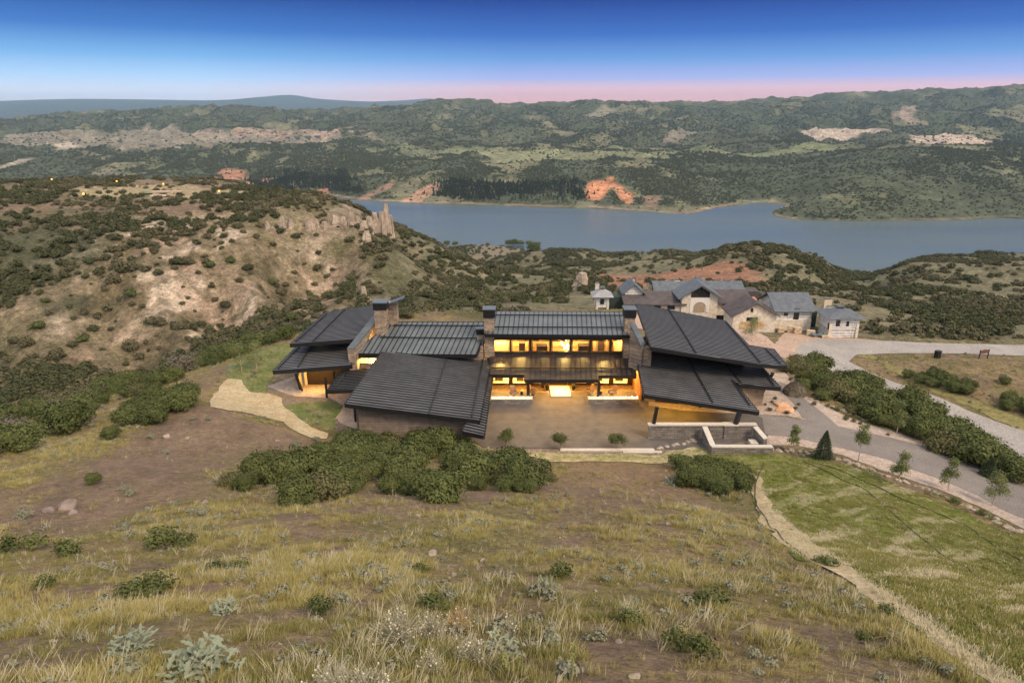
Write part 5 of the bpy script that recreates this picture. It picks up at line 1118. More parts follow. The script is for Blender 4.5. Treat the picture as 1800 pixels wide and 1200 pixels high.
# driveway edge stones: a line of boulders along the planting bed
M_rock = simple('pinkish_grey_rock', (.235,.18,.15), .9, vary=.3, scale=2); M_rockp = simple('pale_sandstone_rock', (.33,.27,.21), .9, vary=.25, scale=2)
def rock_mesh(seed, mat):
    bm = bmesh.new(); bmesh.ops.create_icosphere(bm, subdivisions=2, radius=.5); g = random.Random(seed); pl = [(Vector((g.gauss(0,1), g.gauss(0,1), g.gauss(0,1))).normalized(), g.uniform(.20,.40)) for _ in range(13)]
    for v in bm.verts:
        for n_, d in pl:
            k = v.co.dot(n_)-d
            if k > 0: v.co -= n_*k
        v.co *= g.uniform(.96,1.04)
    bm.normal_update(); me = bpy.data.meshes.new('rock'); bm.to_mesh(me); bm.free(); me.materials.append(mat); return me
RK = [rock_mesh(60+i, M_rock) for i in range(4)]+[rock_mesh(70+i, M_rockp) for i in range(4)]
def rock(p, s, i, lab, group=None, name='boulder', sq=.7):
    return put(name, RK[i], (p[0], p[1], p[2]+s*.05), s, i*1.3+p[0], lab, 'rock', group, sz=s*sq)
for i, (px, py, s, lab) in enumerate(((115,893,1.9,'large pink boulder on the left slope with a grey patch beside it'),(88,900,1.1,'flat grey boulder at the left foot of the large pink boulder'),(130,902,.9,'grey boulder at the right foot of the large pink boulder'),
   (294,722,1.5,'pink boulder at the lower edge of the oval shrub clump'),(309,718,.9,'smaller round boulder right of the pink boulder below the oval clump'),(244,750,1.2,'pale boulder at the left end of the oval shrub clump'),(293,768,1.1,'tall pale boulder in the middle of the bare left slope'),(329,770,.7,'low pale rock right of the tall pale boulder'),
   (548,846,1.1,'grey boulder in front of the left half of the thicket'),(360,883,.75,'pale rock on bare soil left of the thicket'),(857,845,1.0,'orange tan boulder at the right front of the thicket'),(924,857,.75,'pinkish rock just right of the orange tan boulder'),(488,775,.6,'pink slab near the tip of the straw matting'),
   (733,907,.6,'flat pinkish rock on the grass below the thicket'),(760,975,.75,'pale grey flat boulder in the middle of the foreground grass'),(849,985,.5,'tilted pale rock right of the flat boulder in the foreground'),(797,1012,.4,'small rounded grey rock in the foreground grass'),(1177,923,.55,'pale rock on the slope below the clump beside the lawn'),
   (625,1002,.5,'grey rock among grass left of the small dark oak seedling'),(1088,1128,.3,'small grey stone low in the foreground right of centre'),(1115,1190,.32,'pale angular stone at the bottom edge right of centre'),(560,1090,.25,'small pale stone left of the dry flower bush'),(1280,1072,.3,'small dark stone below the oak seedlings at the right'),
   (746,880,.5,'small pink rock between the thicket and the foreground grass'),(1090,845,.45,'pale stone on the soil slope below the court kerb'),(1146,862,.4,'grey stone on the soil slope left of the right clump'),(590,856,.6,'half hidden grey rock in the thicket front'))):
    p = hit(px, py); rock(p, s*.9, i % 8, lab)
# edging boulders beside the driveway and the court corner
def rockline(pts, n, smin, smax, lab, group, seed, jit=.25, tmin=0):
    W = poly_hit(pts, tmin); rr = random.Random(seed); seg = [np.linalg.norm(W[i+1]-W[i]) for i in range(len(W)-1)]; tot = sum(seg)
    for k in range(n):
        t_ = tot*(k+rr.uniform(-.2,.2)+.5)/n; i = 0
        while i < len(seg)-1 and t_ > seg[i]: t_ -= seg[i]; i += 1
        q = W[i]+(W[i+1]-W[i])*min(1, t_/seg[i]); x, y = q[0]+rr.uniform(-jit,jit), q[1]+rr.uniform(-jit,jit); rock((x, y, float(hgt(x, y))), rr.uniform(smin, smax), 4+rr.randrange(4), lab, group, sq=.55)
rockline([(1350,792),(1400,792),(1480,808),(1560,838),(1650,868),(1720,900),(1800,938)], 62, .45, 1.0, 'pale edging boulder in the line between the lawn and the driveway planting', 'edging boulders along the lawn', 5)
rockline([(1415,700),(1480,722),(1560,748),(1640,770),(1720,800),(1810,850)], 46, .5, 1.1, 'pale edging boulder in the line on top of the shrub bank', 'edging boulders on top of the bank', 6)
rockline([(1160,790),(1190,782),(1215,775),(1236,770)], 12, .7, 1.2, 'pale boulder in the heap at the corner of the court wall', 'boulders at the court corner', 7, .4)
rockline([(830,786),(880,790),(960,795),(1080,798),(1160,796)], 18, .35, .7, 'pale edging stone along the front of the court', 'edging stones of the court', 8, .3)
rockline([(648,760),(700,768),(770,770),(812,764)], 12, .6, 1.1, 'pinkish boulder at the foot of the front left wing', 'boulders below the front left wing', 9, .3)
rockline([(1380,655),(1410,668),(1440,690)], 8, .5, 1.1, 'pale boulder on the bank behind the garden path', 'boulders behind the garden path', 12, .5)
rockline([(590,735),(592,750),(600,752)], 3, .4, .7, 'small pale stone beside the left garden patch', 'stones at the left garden patch', 13, .2)
M_orange = simple('orange_sandstone', (.58,.34,.19), .9, vary=.2)
# copper coloured flat boulders and small shrubs of the planted beds
for i, (px, py, s, lab) in enumerate(((1372,712,2.2,'flat orange sandstone slab, upper one of the pair in the gravel bed'),(1378,722,2.4,'flat orange sandstone slab, lower one of the pair in the gravel bed'))):
    p = PZ(px, py, .05); o = put('sandstone_slab', rock_mesh(80+i, M_orange), (p[0], p[1], .18), s*1.15, i, lab, 'rock', sz=.7); 
BED = cloud_mesh('bed_shrub', 90, shrub_lumps(90, .45, .5, 6), 260, .06, L_scrub, .6)
for k, (px, py) in enumerate(((1345,712),(1352,722),(1362,702),(1357,708),(1384,728),(1398,720),(1404,712),(1400,690),(1408,697),(1412,683),(1430,695),(1440,703),(1455,715),(1462,718),(1470,722),(1500,742),(1512,746),(1490,735),(1525,752),(1532,738),(1560,765),(1430,712),(1316,722),(1290,718),(1270,718),(1250,716),(1230,716),(1330,703),(1335,694),(1390,668),(1460,700),(1487,738))):
    p = hit(px, py, 40); put('bed_shrub', BED, p, .6+.5*((k*37) % 10)/10, k, 'small reddish green garden shrub planted in the gravel beds by the path', 'shrub', 'small garden shrubs of the gravel beds')
# rock pinnacles on the shoulder of the left hill
M_cliff = simple('pale_volcanic_rock', (.34,.27,.20), .95, vary=.35, scale=.35)
def pinnacle(px, py, H_, Wd, seed, lab, group='rock pinnacles on the left hill'):
    p = hit(px, py, 120); 
    if p is None: return
    g = random.Random(seed); bm = bmesh.new(); ns, nr = 14, 10; rings = []
    for j in range(nr+1):
        t_ = j/nr; ring = []
        for k in range(ns):
            a_ = 6.2832*k/ns; rr_ = Wd*.5*(1-.62*t_**1.3)*(1+.22*math.sin(a_*3+seed)+.12*math.sin(a_*7+seed*2))*g.uniform(.86,1.14); ring.append(bm.verts.new((rr_*math.cos(a_)*1.15+.1*t_*Wd*math.sin(seed), rr_*math.sin(a_), -1.5+(H_+1.5)*t_+g.uniform(-.2,.2))))
        rings.append(ring)
    for j in range(nr):
        for k in range(ns): bm.faces.new((rings[j][k], rings[j][(k+1) % ns], rings[j+1][(k+1) % ns], rings[j+1][k]))
    bm.faces.new(rings[-1]); me = bpy.data.meshes.new('rock_pinnacle'); bm.to_mesh(me); bm.free(); me.materials.append(M_cliff); put('rock_pinnacle', me, p, 1, seed, lab, 'rock', group)
for i, (px, py, H_, Wd) in enumerate(((680,412,12,3.6),(672,414,9,3.2),(688,418,9,3.0),(660,412,8,3.2),(650,408,7,3.5),(640,404,7,4),(630,400,6,3.2),(618,396,5,3.6),(604,396,5,4),(590,394,4,4.5),(570,400,4.5,3.5),(556,398,4,3),(545,402,4,4),(510,398,4.5,3),(497,402,5,3.4),(480,408,4,3.4),(470,402,3.5,3),(645,424,4,4))):
    pinnacle(px, py, H_ if px > 655 else H_*(.45+.4*((i*7) % 5)/4), Wd*(1 if px > 625 else .8), i+3, 'tallest pale rock spire at the right end of the cliff above the lake' if i == 0 else ('tall' if H_ > 6 else 'low' if H_ < 4.2 else 'mid sized')+' pale rock column, '+('hard by the tallest spire' if px > 655 else 'just left of the spire group' if px > 625 else 'midway along the cliff' if px > 575 else 'left of the cliff middle' if px > 535 else 'toward the cliff left end' if px > 495 else 'at the left end of the cliff')+(', lower row' if py > 405 else ', upper row'), 'rock pinnacles on the left hill' if i else None)
pinnacle(640,528,3.5,2.2,40,'pinkish rock spike just behind the left wing roof', None); pinnacle(1022,508,5,5,41,'reddish brown rock knob left of the small white tower', None)

# ------------------------------------------------------------------ countless plants: point clouds with instanced tufts
def instancer(name, pts, idx, scl, protos, label_kind='stuff', tilt=.12, seed=1):
    """pts Nx3; idx prototype number; scl scale"""
    g = np.random.default_rng(seed); n = len(pts); me = bpy.data.meshes.new(name); me.vertices.add(n); me.vertices.foreach_set('co', pts.astype(np.float32).ravel())
    a = me.attributes.new('sc', 'FLOAT', 'POINT'); a.data.foreach_set('value', scl.astype(np.float32))
    a = me.attributes.new('rt', 'FLOAT_VECTOR', 'POINT'); a.data.foreach_set('vector', np.stack([g.normal(0,tilt,n), g.normal(0,tilt,n), g.uniform(0,6.283,n)], 1).astype(np.float32).ravel())
    a = me.attributes.new('ix', 'INT', 'POINT'); a.data.foreach_set('value', idx.astype(np.int32)); me.update()
    o = link(name, me); ng = bpy.data.node_groups.new(name+'_nodes', 'GeometryNodeTree')
    ng.interface.new_socket('Geometry', in_out='INPUT', socket_type='NodeSocketGeometry'); ng.interface.new_socket('Geometry', in_out='OUTPUT', socket_type='NodeSocketGeometry')
    gi = ng.nodes.new('NodeGroupInput'); go = ng.nodes.new('NodeGroupOutput'); ip = ng.nodes.new('GeometryNodeInstanceOnPoints'); ip.inputs['Pick Instance'].default_value = True; gg = ng.nodes.new('GeometryNodeGeometryToInstance')
    for me_ in reversed(protos):
        po = bpy.data.objects.new(me_.name+'_source', me_); oi = ng.nodes.new('GeometryNodeObjectInfo'); oi.inputs['Object'].default_value = po; oi.inputs['As Instance'].default_value = True; ng.links.new(oi.outputs['Geometry'], gg.inputs[0])
    def att(nm, ty):
        q = ng.nodes.new('GeometryNodeInputNamedAttribute'); q.data_type = ty; q.inputs['Name'].default_value = nm; return q.outputs['Attribute']
    lk = ng.links.new; lk(gi.outputs[0], ip.inputs['Points'])
    if len(protos) > 1:
        jn = ng.nodes.new('GeometryNodeJoinGeometry')
        for nd in list(ng.nodes):
            if nd.bl_idname == 'GeometryNodeObjectInfo': lk(nd.outputs['Geometry'], jn.inputs[0])
        lk(jn.outputs[0], ip.inputs['Instance'])
    else: lk([nd for nd in ng.nodes if nd.bl_idname == 'GeometryNodeObjectInfo'][0].outputs['Geometry'], ip.inputs['Instance'])
    ng.nodes.remove(gg)
    er_ = ng.nodes.new('FunctionNodeEulerToRotation'); lk(att('rt', 'FLOAT_VECTOR'), er_.inputs[0]); lk(er_.outputs[0], ip.inputs['Rotation']); lk(att('sc', 'FLOAT'), ip.inputs['Scale']); lk(att('ix', 'INT'), ip.inputs['Instance Index'])
    lk(ip.outputs[0], go.inputs[0]); md = o.modifiers.new('instances', 'NODES'); md.node_group = ng; o['kind'] = 'stuff'; return o
def inside_any(x, y, names):
    out = np.zeros(len(x), bool)
    for n_ in names: out |= polydist(x, y, SHEETS[n_]) < .15
    return out
def sample_cells(n, y0, y1, dens, seed, lim=.80):
    """random points with probability proportional to cell area times density"""
    g = np.random.default_rng(seed); r0, r1 = np.searchsorted(GY, [y0, y1]); r1 = min(r1, NR-2)
    ar = ((GY[r0+1:r1+1]-GY[r0:r1])*GW[r0:r1])[:, None]*dens[r0:r1, :-1]*(np.abs(GX[r0:r1, :-1]) < lim*(GYY[r0:r1, :-1]+14))
    pr = (ar/ar.sum()).ravel(); k = g.choice(len(pr), n, p=pr); i = k//(NCOL-1)+r0; j = k % (NCOL-1); u, v = g.uniform(0,1,n), g.uniform(0,1,n)
    x = GX[i, j]*(1-u)+GX[i, j+1]*u; y = GY[i]*(1-v)+GY[i+1]*v; return x, y, hgt(x, y), g
LUM = GC.mean(axis=2); green = np.clip((GC[..., 1]-GC[..., 0]*.86)/(LUM+1e-3)*4, 0, 1)
# foreground grass
T_gold = [tri_mesh('grass_tuft', *spiky(100+i, 38, .19, .19, .0058, .9), L_gold) for i in range(2)]
T_green = [tri_mesh('grass_tuft', *spiky(110+i, 38, .15, .19, .006, .9), L_green) for i in range(2)]
T_sage = [cloud_mesh('sage_mound', 120, shrub_lumps(120, .22, .24, 5), 150, .035, L_sage, .4)]
T_straw = [tri_mesh('straw_tuft', *spiky(130, 20, .30, .22, .006, 1.3), L_straw)]
M_soilstone = simple('small_stone', (.27,.22,.18), .95, vary=.4, scale=3); peb = rock_mesh(77, M_soilstone)
ALLS = list(SHEETS.keys()); protos = T_gold+T_green+T_sage+T_straw+[peb]
nP = fbm(GX/6, GYY/6, 4, 201); nQ = fbm(GX/2.5, GYY/2.5, 3, 211)
dirtness = np.clip(1-np.abs(GC-np.array(DIRT)).sum(axis=2)/.10, 0, 1)
dg = (.25+1.2*sstep(.38, .62, nQ))*(1-.86*sstep(.3, .8, dirtness))/(1+(np.maximum(GYY, 4)/30)**1.5)
dg = dg*(GYY > 1)*(1-.88*BARE)
x, y, z, g = sample_cells(125000, 2, 75, dg, 5); q = ~inside_any(x, y, ALLS) & (polydist(x, y, flat) > .5)
x, y, z = x[q], y[q], z[q]; r = np.interp(y, GY, np.arange(NR)).astype(int); c = np.clip(((x/(62+1.12*np.maximum(y, 0))+1)*.5*(NCOL-1)).astype(int), 0, NCOL-1)
cov = nP[r, c]+g.normal(0, .05, len(x)); u = g.uniform(0, 1, len(x))
idx = np.where(cov > .53, np.where(u < .5, 2, 3), np.where(u < .5, 0, 1)); idx = np.where(u > .985, 4, idx); idx = np.where((u < .10), 5, idx); idx = np.where((u > .93) & (u < .975), 6, idx)
scl = g.uniform(.5, 1.25, len(x))*(.75+.6*sstep(.4, .7, nQ[r, c])); scl = np.where(idx == 6, g.uniform(.04, .22, len(x))**1.0, scl)
instancer('grass', np.stack([x, y, z-.01], 1), idx, scl, protos, seed=5)
x, y, z, g = sample_cells(16000, 66, 128, (1-.9*BARE)*(.2+sstep(.4,.6,nQ))*(np.abs(GX) < 95), 15); q = (~inside_any(x, y, [k_ for k_ in ALLS if k_ not in ('verge', 'side_yard', 'bank_lawn')])) & (polydist(x, y, flat) > -2)
n_ = int(q.sum()); instancer('dry_grass', np.stack([x[q], y[q], z[q]+.03], 1), g.choice([0,1,2,3,4,5], n_, p=[.27,.27,.18,.18,.06,.04]), g.uniform(.8, 1.9, n_), protos, seed=15)
# lawn and straw blades
sh_l = SHEETS['lawn']; x, y, z, g = sample_cells(60000, 4, 75, np.where(polydist(GX, GYY, sh_l) < .3, 1.0, 0.0)/(1+(np.maximum(GYY, 4)/35)**1.2), 6)
q = (polydist(x, y, sh_l) < -.1) ; x, y, z = x[q][:26000], y[q][:26000], z[q][:26000]; nn_ = fbm(x/7+y/14, y/1.6-x/2.2, 5, 221); u = np.random.default_rng(3).uniform(0, 1, len(x))
TL = [tri_mesh('lawn_tuft', *spiky(140, 40, .13, .26, .010, 1.3), L_green), tri_mesh('lawn_tuft', *spiky(141, 40, .10, .26, .011, 1.6), L_straw), tri_mesh('lawn_tuft', *spiky(142, 40, .14, .24, .010, 1.2), leafmat('fresh_grass', (.13,.17,.022), (.19,.215,.04)))]
idx = np.where(nn_ > .60, 1, np.where(u < .5, 2, 0)); idx = np.where(u > .93, 1, idx); idx = np.where(inside_any(x, y, ['straw_strip']), 1, idx); instancer('lawn_grass', np.stack([x, y, z+.06], 1), idx, .45+.75*u, TL, seed=6)
# mid-distance scrub
FS = [cloud_mesh('far_scrub', 150+i, shrub_lumps(150+i, 1.6, 1.5, 5), 240, .30, L_scrub, .6) for i in range(2)]+[cloud_mesh('far_scrub', 160, shrub_lumps(160, 1.9, 2.2, 6), 300, .30, L_olive, .6)]
dm = (.04+1.0*sstep(.16, .07, LUM))*(GYY > 112)*(GYY < 1100)*(1-rd_quiet*(GYY < 190))*(GZ > LAKE+1.5)/(1+(GYY/330)**1.4)
erq = er*(GYY < 240); dm += erq*.30*sstep(.45,.62,nB); dm += RAV*.6*(GYY < 260)
dm *= .16+1.3*sstep(.45, .63, fbm(GX/22, GYY/22, 4, 231))
x, y, z, g = sample_cells(30000, 114, 1100, dm, 8); q = ~inside_any(x, y, ['road', 'building_site']) & ~((np.abs(x-24) < 34) & (y > 118) & (y < 175)) | (y > 200)
x, y, z = x[q], y[q], z[q]; n_ = len(x); nz = fbm(x/35, y/35, 3, 241); idx = np.where(nz > .5, 2, np.where(g.uniform(0, 1, n_) < .5, 0, 1)); idx = np.where(g.uniform(0,1,n_) < .2, 2, idx)
instancer('valley_scrub', np.stack([x, y, z-.1], 1), idx, g.uniform(.3, 1.2, n_)*np.clip(.65+y/800, .7, 1.5), FS, seed=8)
# shrubs on nearer ground too small or too many to count singly
# far shore scrub and woods
FF = [cloud_mesh('shore_scrub', 170, shrub_lumps(170, 1.8, 1.5, 4), 46, .8, L_farsc, .8), cloud_mesh('shore_scrub', 171, shrub_lumps(171, 1.8, 2.2, 4), 46, .8, L_farsc, .8)]
df = (.05+sstep(.10, .055, LUM))*(GYY > 1100)*(GYY < 4600)*(GZ > LAKE+.8)/(1+(GYY/1900)**2.2)
x, y, z, g = sample_cells(100000, 1100, 4600, df*(.15+sstep(.38,.60,nE)), 9, .78); n_ = len(x)
instancer('far_shore_scrub', np.stack([x, y, z-.3], 1), g.integers(0, 2, n_), g.uniform(.5, 1.5, n_)*np.clip(y/1300, 1, 1.9), FF, seed=9)
# conifer wood on the far bank
CON = [None]; g = np.random.default_rng(4); n = 160; hh = g.uniform(0, 1, n); a_ = g.uniform(0, 6.28, n); rad = 2.0*(1-hh)*g.uniform(.5, 1.1, n); c = np.stack([np.cos(a_)*rad, np.sin(a_)*rad, 9*hh], 1); t1 = g.normal(size=(n, 3))*.55; t2 = np.cross(t1, g.normal(size=(n, 3))); t2 = t2/np.linalg.norm(t2, axis=1)[:, None]*.6
con = npmesh('conifer_far', np.stack([c-t1, c-t2, c+t1, c+t2], 1).reshape(-1, 3), np.arange(4*n).reshape(-1, 4)); con.materials.append(leafmat('dark_conifer', (.040,.052,.032), (.06,.07,.042)))
wm = np.zeros_like(GX)
for pts in ([(430,335),(450,300),(600,300),(640,340),(560,345)], [(740,345),(760,320),(1020,315),(1040,355),(900,358),(800,356)]): wm = np.maximum(wm, pmask(pts, 14, tmin=1150, rag=80, ns=nF))
x, y, z, g = sample_cells(2300, 1150, 1900, wm*(.1+sstep(.42,.58,nF))*(GZ > LAKE+4), 10); instancer('far_shore_wood', np.stack([x, y, z-.3], 1), np.zeros(len(x)), g.uniform(.6, 1.25, len(x)), [con], seed=10)

# ------------------------------------------------------------------ foreground plants, each one a thing
def dryflower(seed, H_=1.0, n=60, R_=.55):
    g = random.Random(seed); m = MB(); tips = MB()
    for k in range(n):
        a_ = g.uniform(0, 6.28); l = R_*g.uniform(.2, 1)*1.0; h_ = H_*g.uniform(.55, 1.05)*(1-.35*l/R_); b0 = Vector((g.uniform(-.08,.08), g.uniform(-.08,.08), 0)); e = Vector((l*math.cos(a_), l*math.sin(a_), h_)); mdl = b0.lerp(e, .55)+Vector((0,0,.08)); m.tube([b0, mdl, e], [.009,.007,.004], 4)
        for q in range(3):
            s_ = mdl.lerp(e, g.uniform(.1,.8)); t_ = s_+Vector((g.uniform(-.12,.12), g.uniform(-.12,.12), g.uniform(.04,.16))); m.tube([s_, t_], [.004,.003], 3); (tips.box(t_, (.014,.014,.014), rz=g.uniform(0,3)) if q == 0 and k % 3 == 0 else None)
            for w_ in range(2):
                c_ = b0.lerp(e, g.uniform(.15,.75)); d_ = Vector((g.uniform(-.07,.07), g.uniform(-.07,.07), g.uniform(0,.06))); m.quad([c_, c_+d_*.5+Vector((.008,0,.008)), c_+d_, c_+d_*.5-Vector((.008,0,.008))])
        (tips.box(e, (.024,.024,.024), rz=g.uniform(0,3)) if k % 3 == 0 else None)
    return m, tips
def thistle(seed, H_=.6, R_=.5, n=46, up_=.6):
    g = random.Random(seed); m = MB()
    for k in range(n):
        a_ = g.uniform(0, 6.28); el_ = g.uniform(.15, 1.3); L_ = R_*g.uniform(.6, 1.1); ax = Vector((math.cos(a_)*math.cos(el_), math.sin(a_)*math.cos(el_), math.sin(el_)*up_*1.4)); sd_ = Vector((-math.sin(a_), math.cos(a_), 0)); o = Vector((g.gauss(0,.4)*R_, g.gauss(0,.4)*R_, g.uniform(0,H_*.6))); pr_ = []; L_ *= .62
        for t_ in (0,.15,.3,.45,.6,.75,.9,1):
            c = o+ax*L_*t_-Vector((0,0,.22*L_*t_*t_)); w_ = L_*.09*math.sin(math.pi*min(1,.12+t_*.86))*(1.25 if int(t_*20) % 2 else .6); pr_.append((c-sd_*w_*1.5+Vector((0,0,w_*.4)), c, c+sd_*w_*1.5+Vector((0,0,w_*.4))))
        for i in range(len(pr_)-1):
            p, q = pr_[i], pr_[i+1]; m.quad([p[0], p[1], q[1], q[0]]); m.quad([p[1], p[2], q[2], q[1]])
    return m
L_this = leafmat('thistle_leaves', (.17,.20,.13), (.28,.30,.21)); M_stalk = simple('pale_dry_stalk', (.33,.31,.21), .9, vary=.2); M_tip = simple('cream_seed_head', (.62,.55,.38), .9); M_tan = simple('tan_dry_stalk', (.42,.29,.14), .9)
for i, (px, py, H_, R_, n, mt, lab) in enumerate(((700,1140,.85,.62,120,M_stalk,'big grey green dry flower bush with cream seed heads, the leftmost at centre bottom'),(760,1130,.8,.42,70,M_stalk,'upright grey flower bush right beside the big leftmost one'),(805,1115,.8,.4,34,M_tan,'tan dried flower stalks standing behind the grey flower bushes'),
    (832,1170,.75,.34,40,M_stalk,'narrow grey flower bush at the right of the flower group'),(590,1225,.55,.55,80,M_stalk,'grey flower bush cut by the bottom edge, left of centre'),(650,1225,.6,.45,60,M_stalk,'second flower bush at the bottom edge beside the left one'),(900,1140,1.05,.22,22,M_stalk,'tall pale thistle stalk leaning right, alone right of the flower bushes'),(760,1190,.5,.3,30,M_stalk,'low flower plant in front of the big grey bushes'))):
    p = hit(px, min(py, 1199)) if py < 1200 else PD(px, py, 10.3); p = np.array([p[0], p[1], float(hgt(p[0], p[1]))]); r = empty('flower_bush', p, i, label=lab, cat='plant'); m, tp_ = dryflower(300+i, H_, n, R_); m.build('stems', mt, r, local=True); tp_.build('seed_heads', M_tip, r, local=True)
for i, (px, py, H_, R_, lab) in enumerate(((350,1185,.5,.6,'large silvery thistle rosette near the bottom left'),(230,1150,.6,.42,'tall silvery thistle left of the large rosette'),(395,1078,.4,.42,'silvery thistle in the left foreground above the large rosette'),(955,1045,.75,.35,'dark blue green thistle clump in the centre foreground'),(882,1150,.5,.35,'grey leafy base plant under the tall pale stalk'),(1185,850,.6,.9,'pale blue sage bush in front of the clump beside the lawn'))):
    p = hit(px, py); r = thistle(320+i, H_, R_, 150 if i < 2 else 110, .6 if i != 3 else 1.1).build('thistle', L_this); r.location = V(p); tag(r, lab, 'plant')
SEED = [cloud_mesh('oak_seedling', 180+i, shrub_lumps(180+i, .45, .55, 8), 420, .042, L_oak, .3, 1.0) for i in range(3)]
for i, (px, py, s, lab) in enumerate(((285,965,1.5,'wide dark green oak seedling in the left foreground'),(322,962,1.1,'dark seedling at the right end of the wide one in the left foreground'),(380,1005,.75,'left one of the pair of small dark seedlings'),(427,1003,.75,'right one of the pair of small dark seedlings'),(275,1040,1.1,'dark leggy seedling above the left thistle'),(235,1060,1.0,'dark low seedling left of the leggy one'),
    (80,1035,.7,'small dark seedling near the left edge'),(60,965,1.2,'dark green bushy clump at the left edge of the grass'),(15,970,1.3,'grey green clump cut by the left edge'),(125,975,1.2,'flat green clump right of the left edge ones'),(740,1005,.6,'small dark seedling in the middle of the foreground grass'),(760,1075,.75,'dark seedling behind the tan dried stalks'),
    (985,1015,.8,'dark green seedling right behind the centre thistle'),(1250,1070,1.0,'dark seedling pair at the right foreground slope'),(1225,1065,.7,'small dark seedling at the left of the right foreground pair'),(1110,1095,.6,'grey green seedling right of centre'),(1190,1140,.8,'tall loose green plant at the right foreground'),(1230,1160,.8,'tall green weed near the bottom right of the bare slope'),
    (560,1080,.7,'small green seedling left of the flower bushes'),(1455,995,.8,'grey green shrub on the lower edge of the lawn'),(1440,990,.6,'small grey shrub left of the one on the lawn edge'),(1680,885,.9,'low dark shrub on the lawn near the driveway stones'),(1725,905,.8,'low brown green shrub on the lawn at the right'),(1560,1085,.6,'small dark weed below the lawn edge'),(1515,1130,.5,'small dark shrub on the bare slope below the lawn'))):
    p = hit(px, py); put('oak_seedling', SEED[i % 3], p, s*(1.45 if py < 1100 else 1.1), i, lab, 'plant', sz=s*1.3)
SG = cloud_mesh('sagebrush', 190, shrub_lumps(190, .5, .5, 9), 900, .035, L_sage, .5)
for i, (px, py, s, lab) in enumerate(((230,868,.9,'pale sagebrush beside the flat rocks on the left slope'),(215,860,.7,'smaller pale sagebrush left of the flat rock one'),(290,797,.8,'round pale sagebrush on the bare slope'),(265,770,.9,'pale sagebrush above the round one on the bare slope'),(340,738,.8,'pale sagebrush right of the pink boulders'),(368,738,.8,'pale sagebrush nearest the straw matting'),
    (45,908,1.2,'low pale sagebrush mat left of the large pink boulder'),(520,783,1.1,'grey sagebrush at the upper left corner of the thicket'),(690,820,1.0,'grey sagebrush in the middle of the thicket'),(555,775,1.0,'grey sagebrush behind the left of the thicket'),(815,812,1.0,'pale sagebrush in the right part of the thicket'),(220,930,1.0,'grey green sagebrush on the lower left slope'),(1185,848,1.2,'pale blue sagebrush in front of the clump by the lawn'),(1290,926,.6,'pale low sage on the slope left of the lawn'))):
    p = hit(px, py); put('sagebrush', SG, p, s, i, lab, 'shrub')
for i, (px, py, H_, lab) in enumerate(((1005,1195,.9,'tall yellow mullein spike at the bottom centre'),(888,1185,.5,'shorter mullein spike left of the tall one'),(415,880,1.1,'pale dead stalk at the left end of the thicket'),(483,882,1.2,'pale forked dead stalk in front of the thicket'),(690,872,1.1,'dead stalk in front of the middle of the thicket'),(773,868,1.2,'pale dead stalk right of the middle of the thicket'),(1300,880,1.1,'dead stalk in front of the clump by the lawn'),(548,870,.9,'short dead stalk among the thicket edge grass'))):
    p = hit(px, py); m = MB(); g_ = random.Random(i); m.tube([(0,0,0),(.02,0,H_*.6),(.05,0,H_)], [.018,.014,.006], 5)
    for k in range(26 if i < 2 else 9):
        t_ = g_.uniform(.25,1) if i > 1 else k/26*.6+.4; a_ = g_.uniform(0,6.28); q = .05 if i < 2 else g_.uniform(.08,.2); m.tube([(.03*t_,0,H_*t_*.9),(q*math.cos(a_),q*math.sin(a_),H_*t_*.9+(.02 if i < 2 else .13))], [.012 if i < 2 else .007,.012 if i < 2 else .004], 4)
    o = m.build('dry_stalk' if i > 1 else 'mullein', M_stalk if i > 1 else simple('mullein_yellow_green', (.24,.24,.08), .9)); o.location = V(p); tag(o, lab, 'plant')
# irrigation hoses lying on the lawn
def hose(pts, lab, w_=.035):
    W = poly_hit(pts); P = []
    for i in range(len(W)-1):
        n_ = max(2, int(np.linalg.norm(W[i+1]-W[i])/.5))
        for k in range(n_): P.append(W[i]+(W[i+1]-W[i])*k/n_)
    P = np.array([p[:2] for p in P]); 
    for _ in range(6): P[1:-1] = P[1:-1]*.5+(P[:-2]+P[2:])*.25
    z = hgt(P[:, 0], P[:, 1])+.13; m = MB(); m.tube([(a, b_, c) for (a, b_), c in zip(P, z)], [w_]*len(P), 5)
    tag(m.build('irrigation_hose', M_black), lab, 'hose', 'black irrigation hoses on the lawn')
hose([(1343,815),(1328,850),(1326,880),(1345,910),(1375,950),(1412,982)], 'black hose curving along the left edge of the lawn')
hose([(1410,812),(1440,825),(1520,860),(1570,905),(1630,955),(1700,1000),(1800,1060)], 'long black hose running diagonally down the middle of the lawn')
hose([(1435,816),(1500,838),(1580,878),(1650,905),(1700,925),(1800,990)], 'black hose running nearest the driveway stones on the lawn')
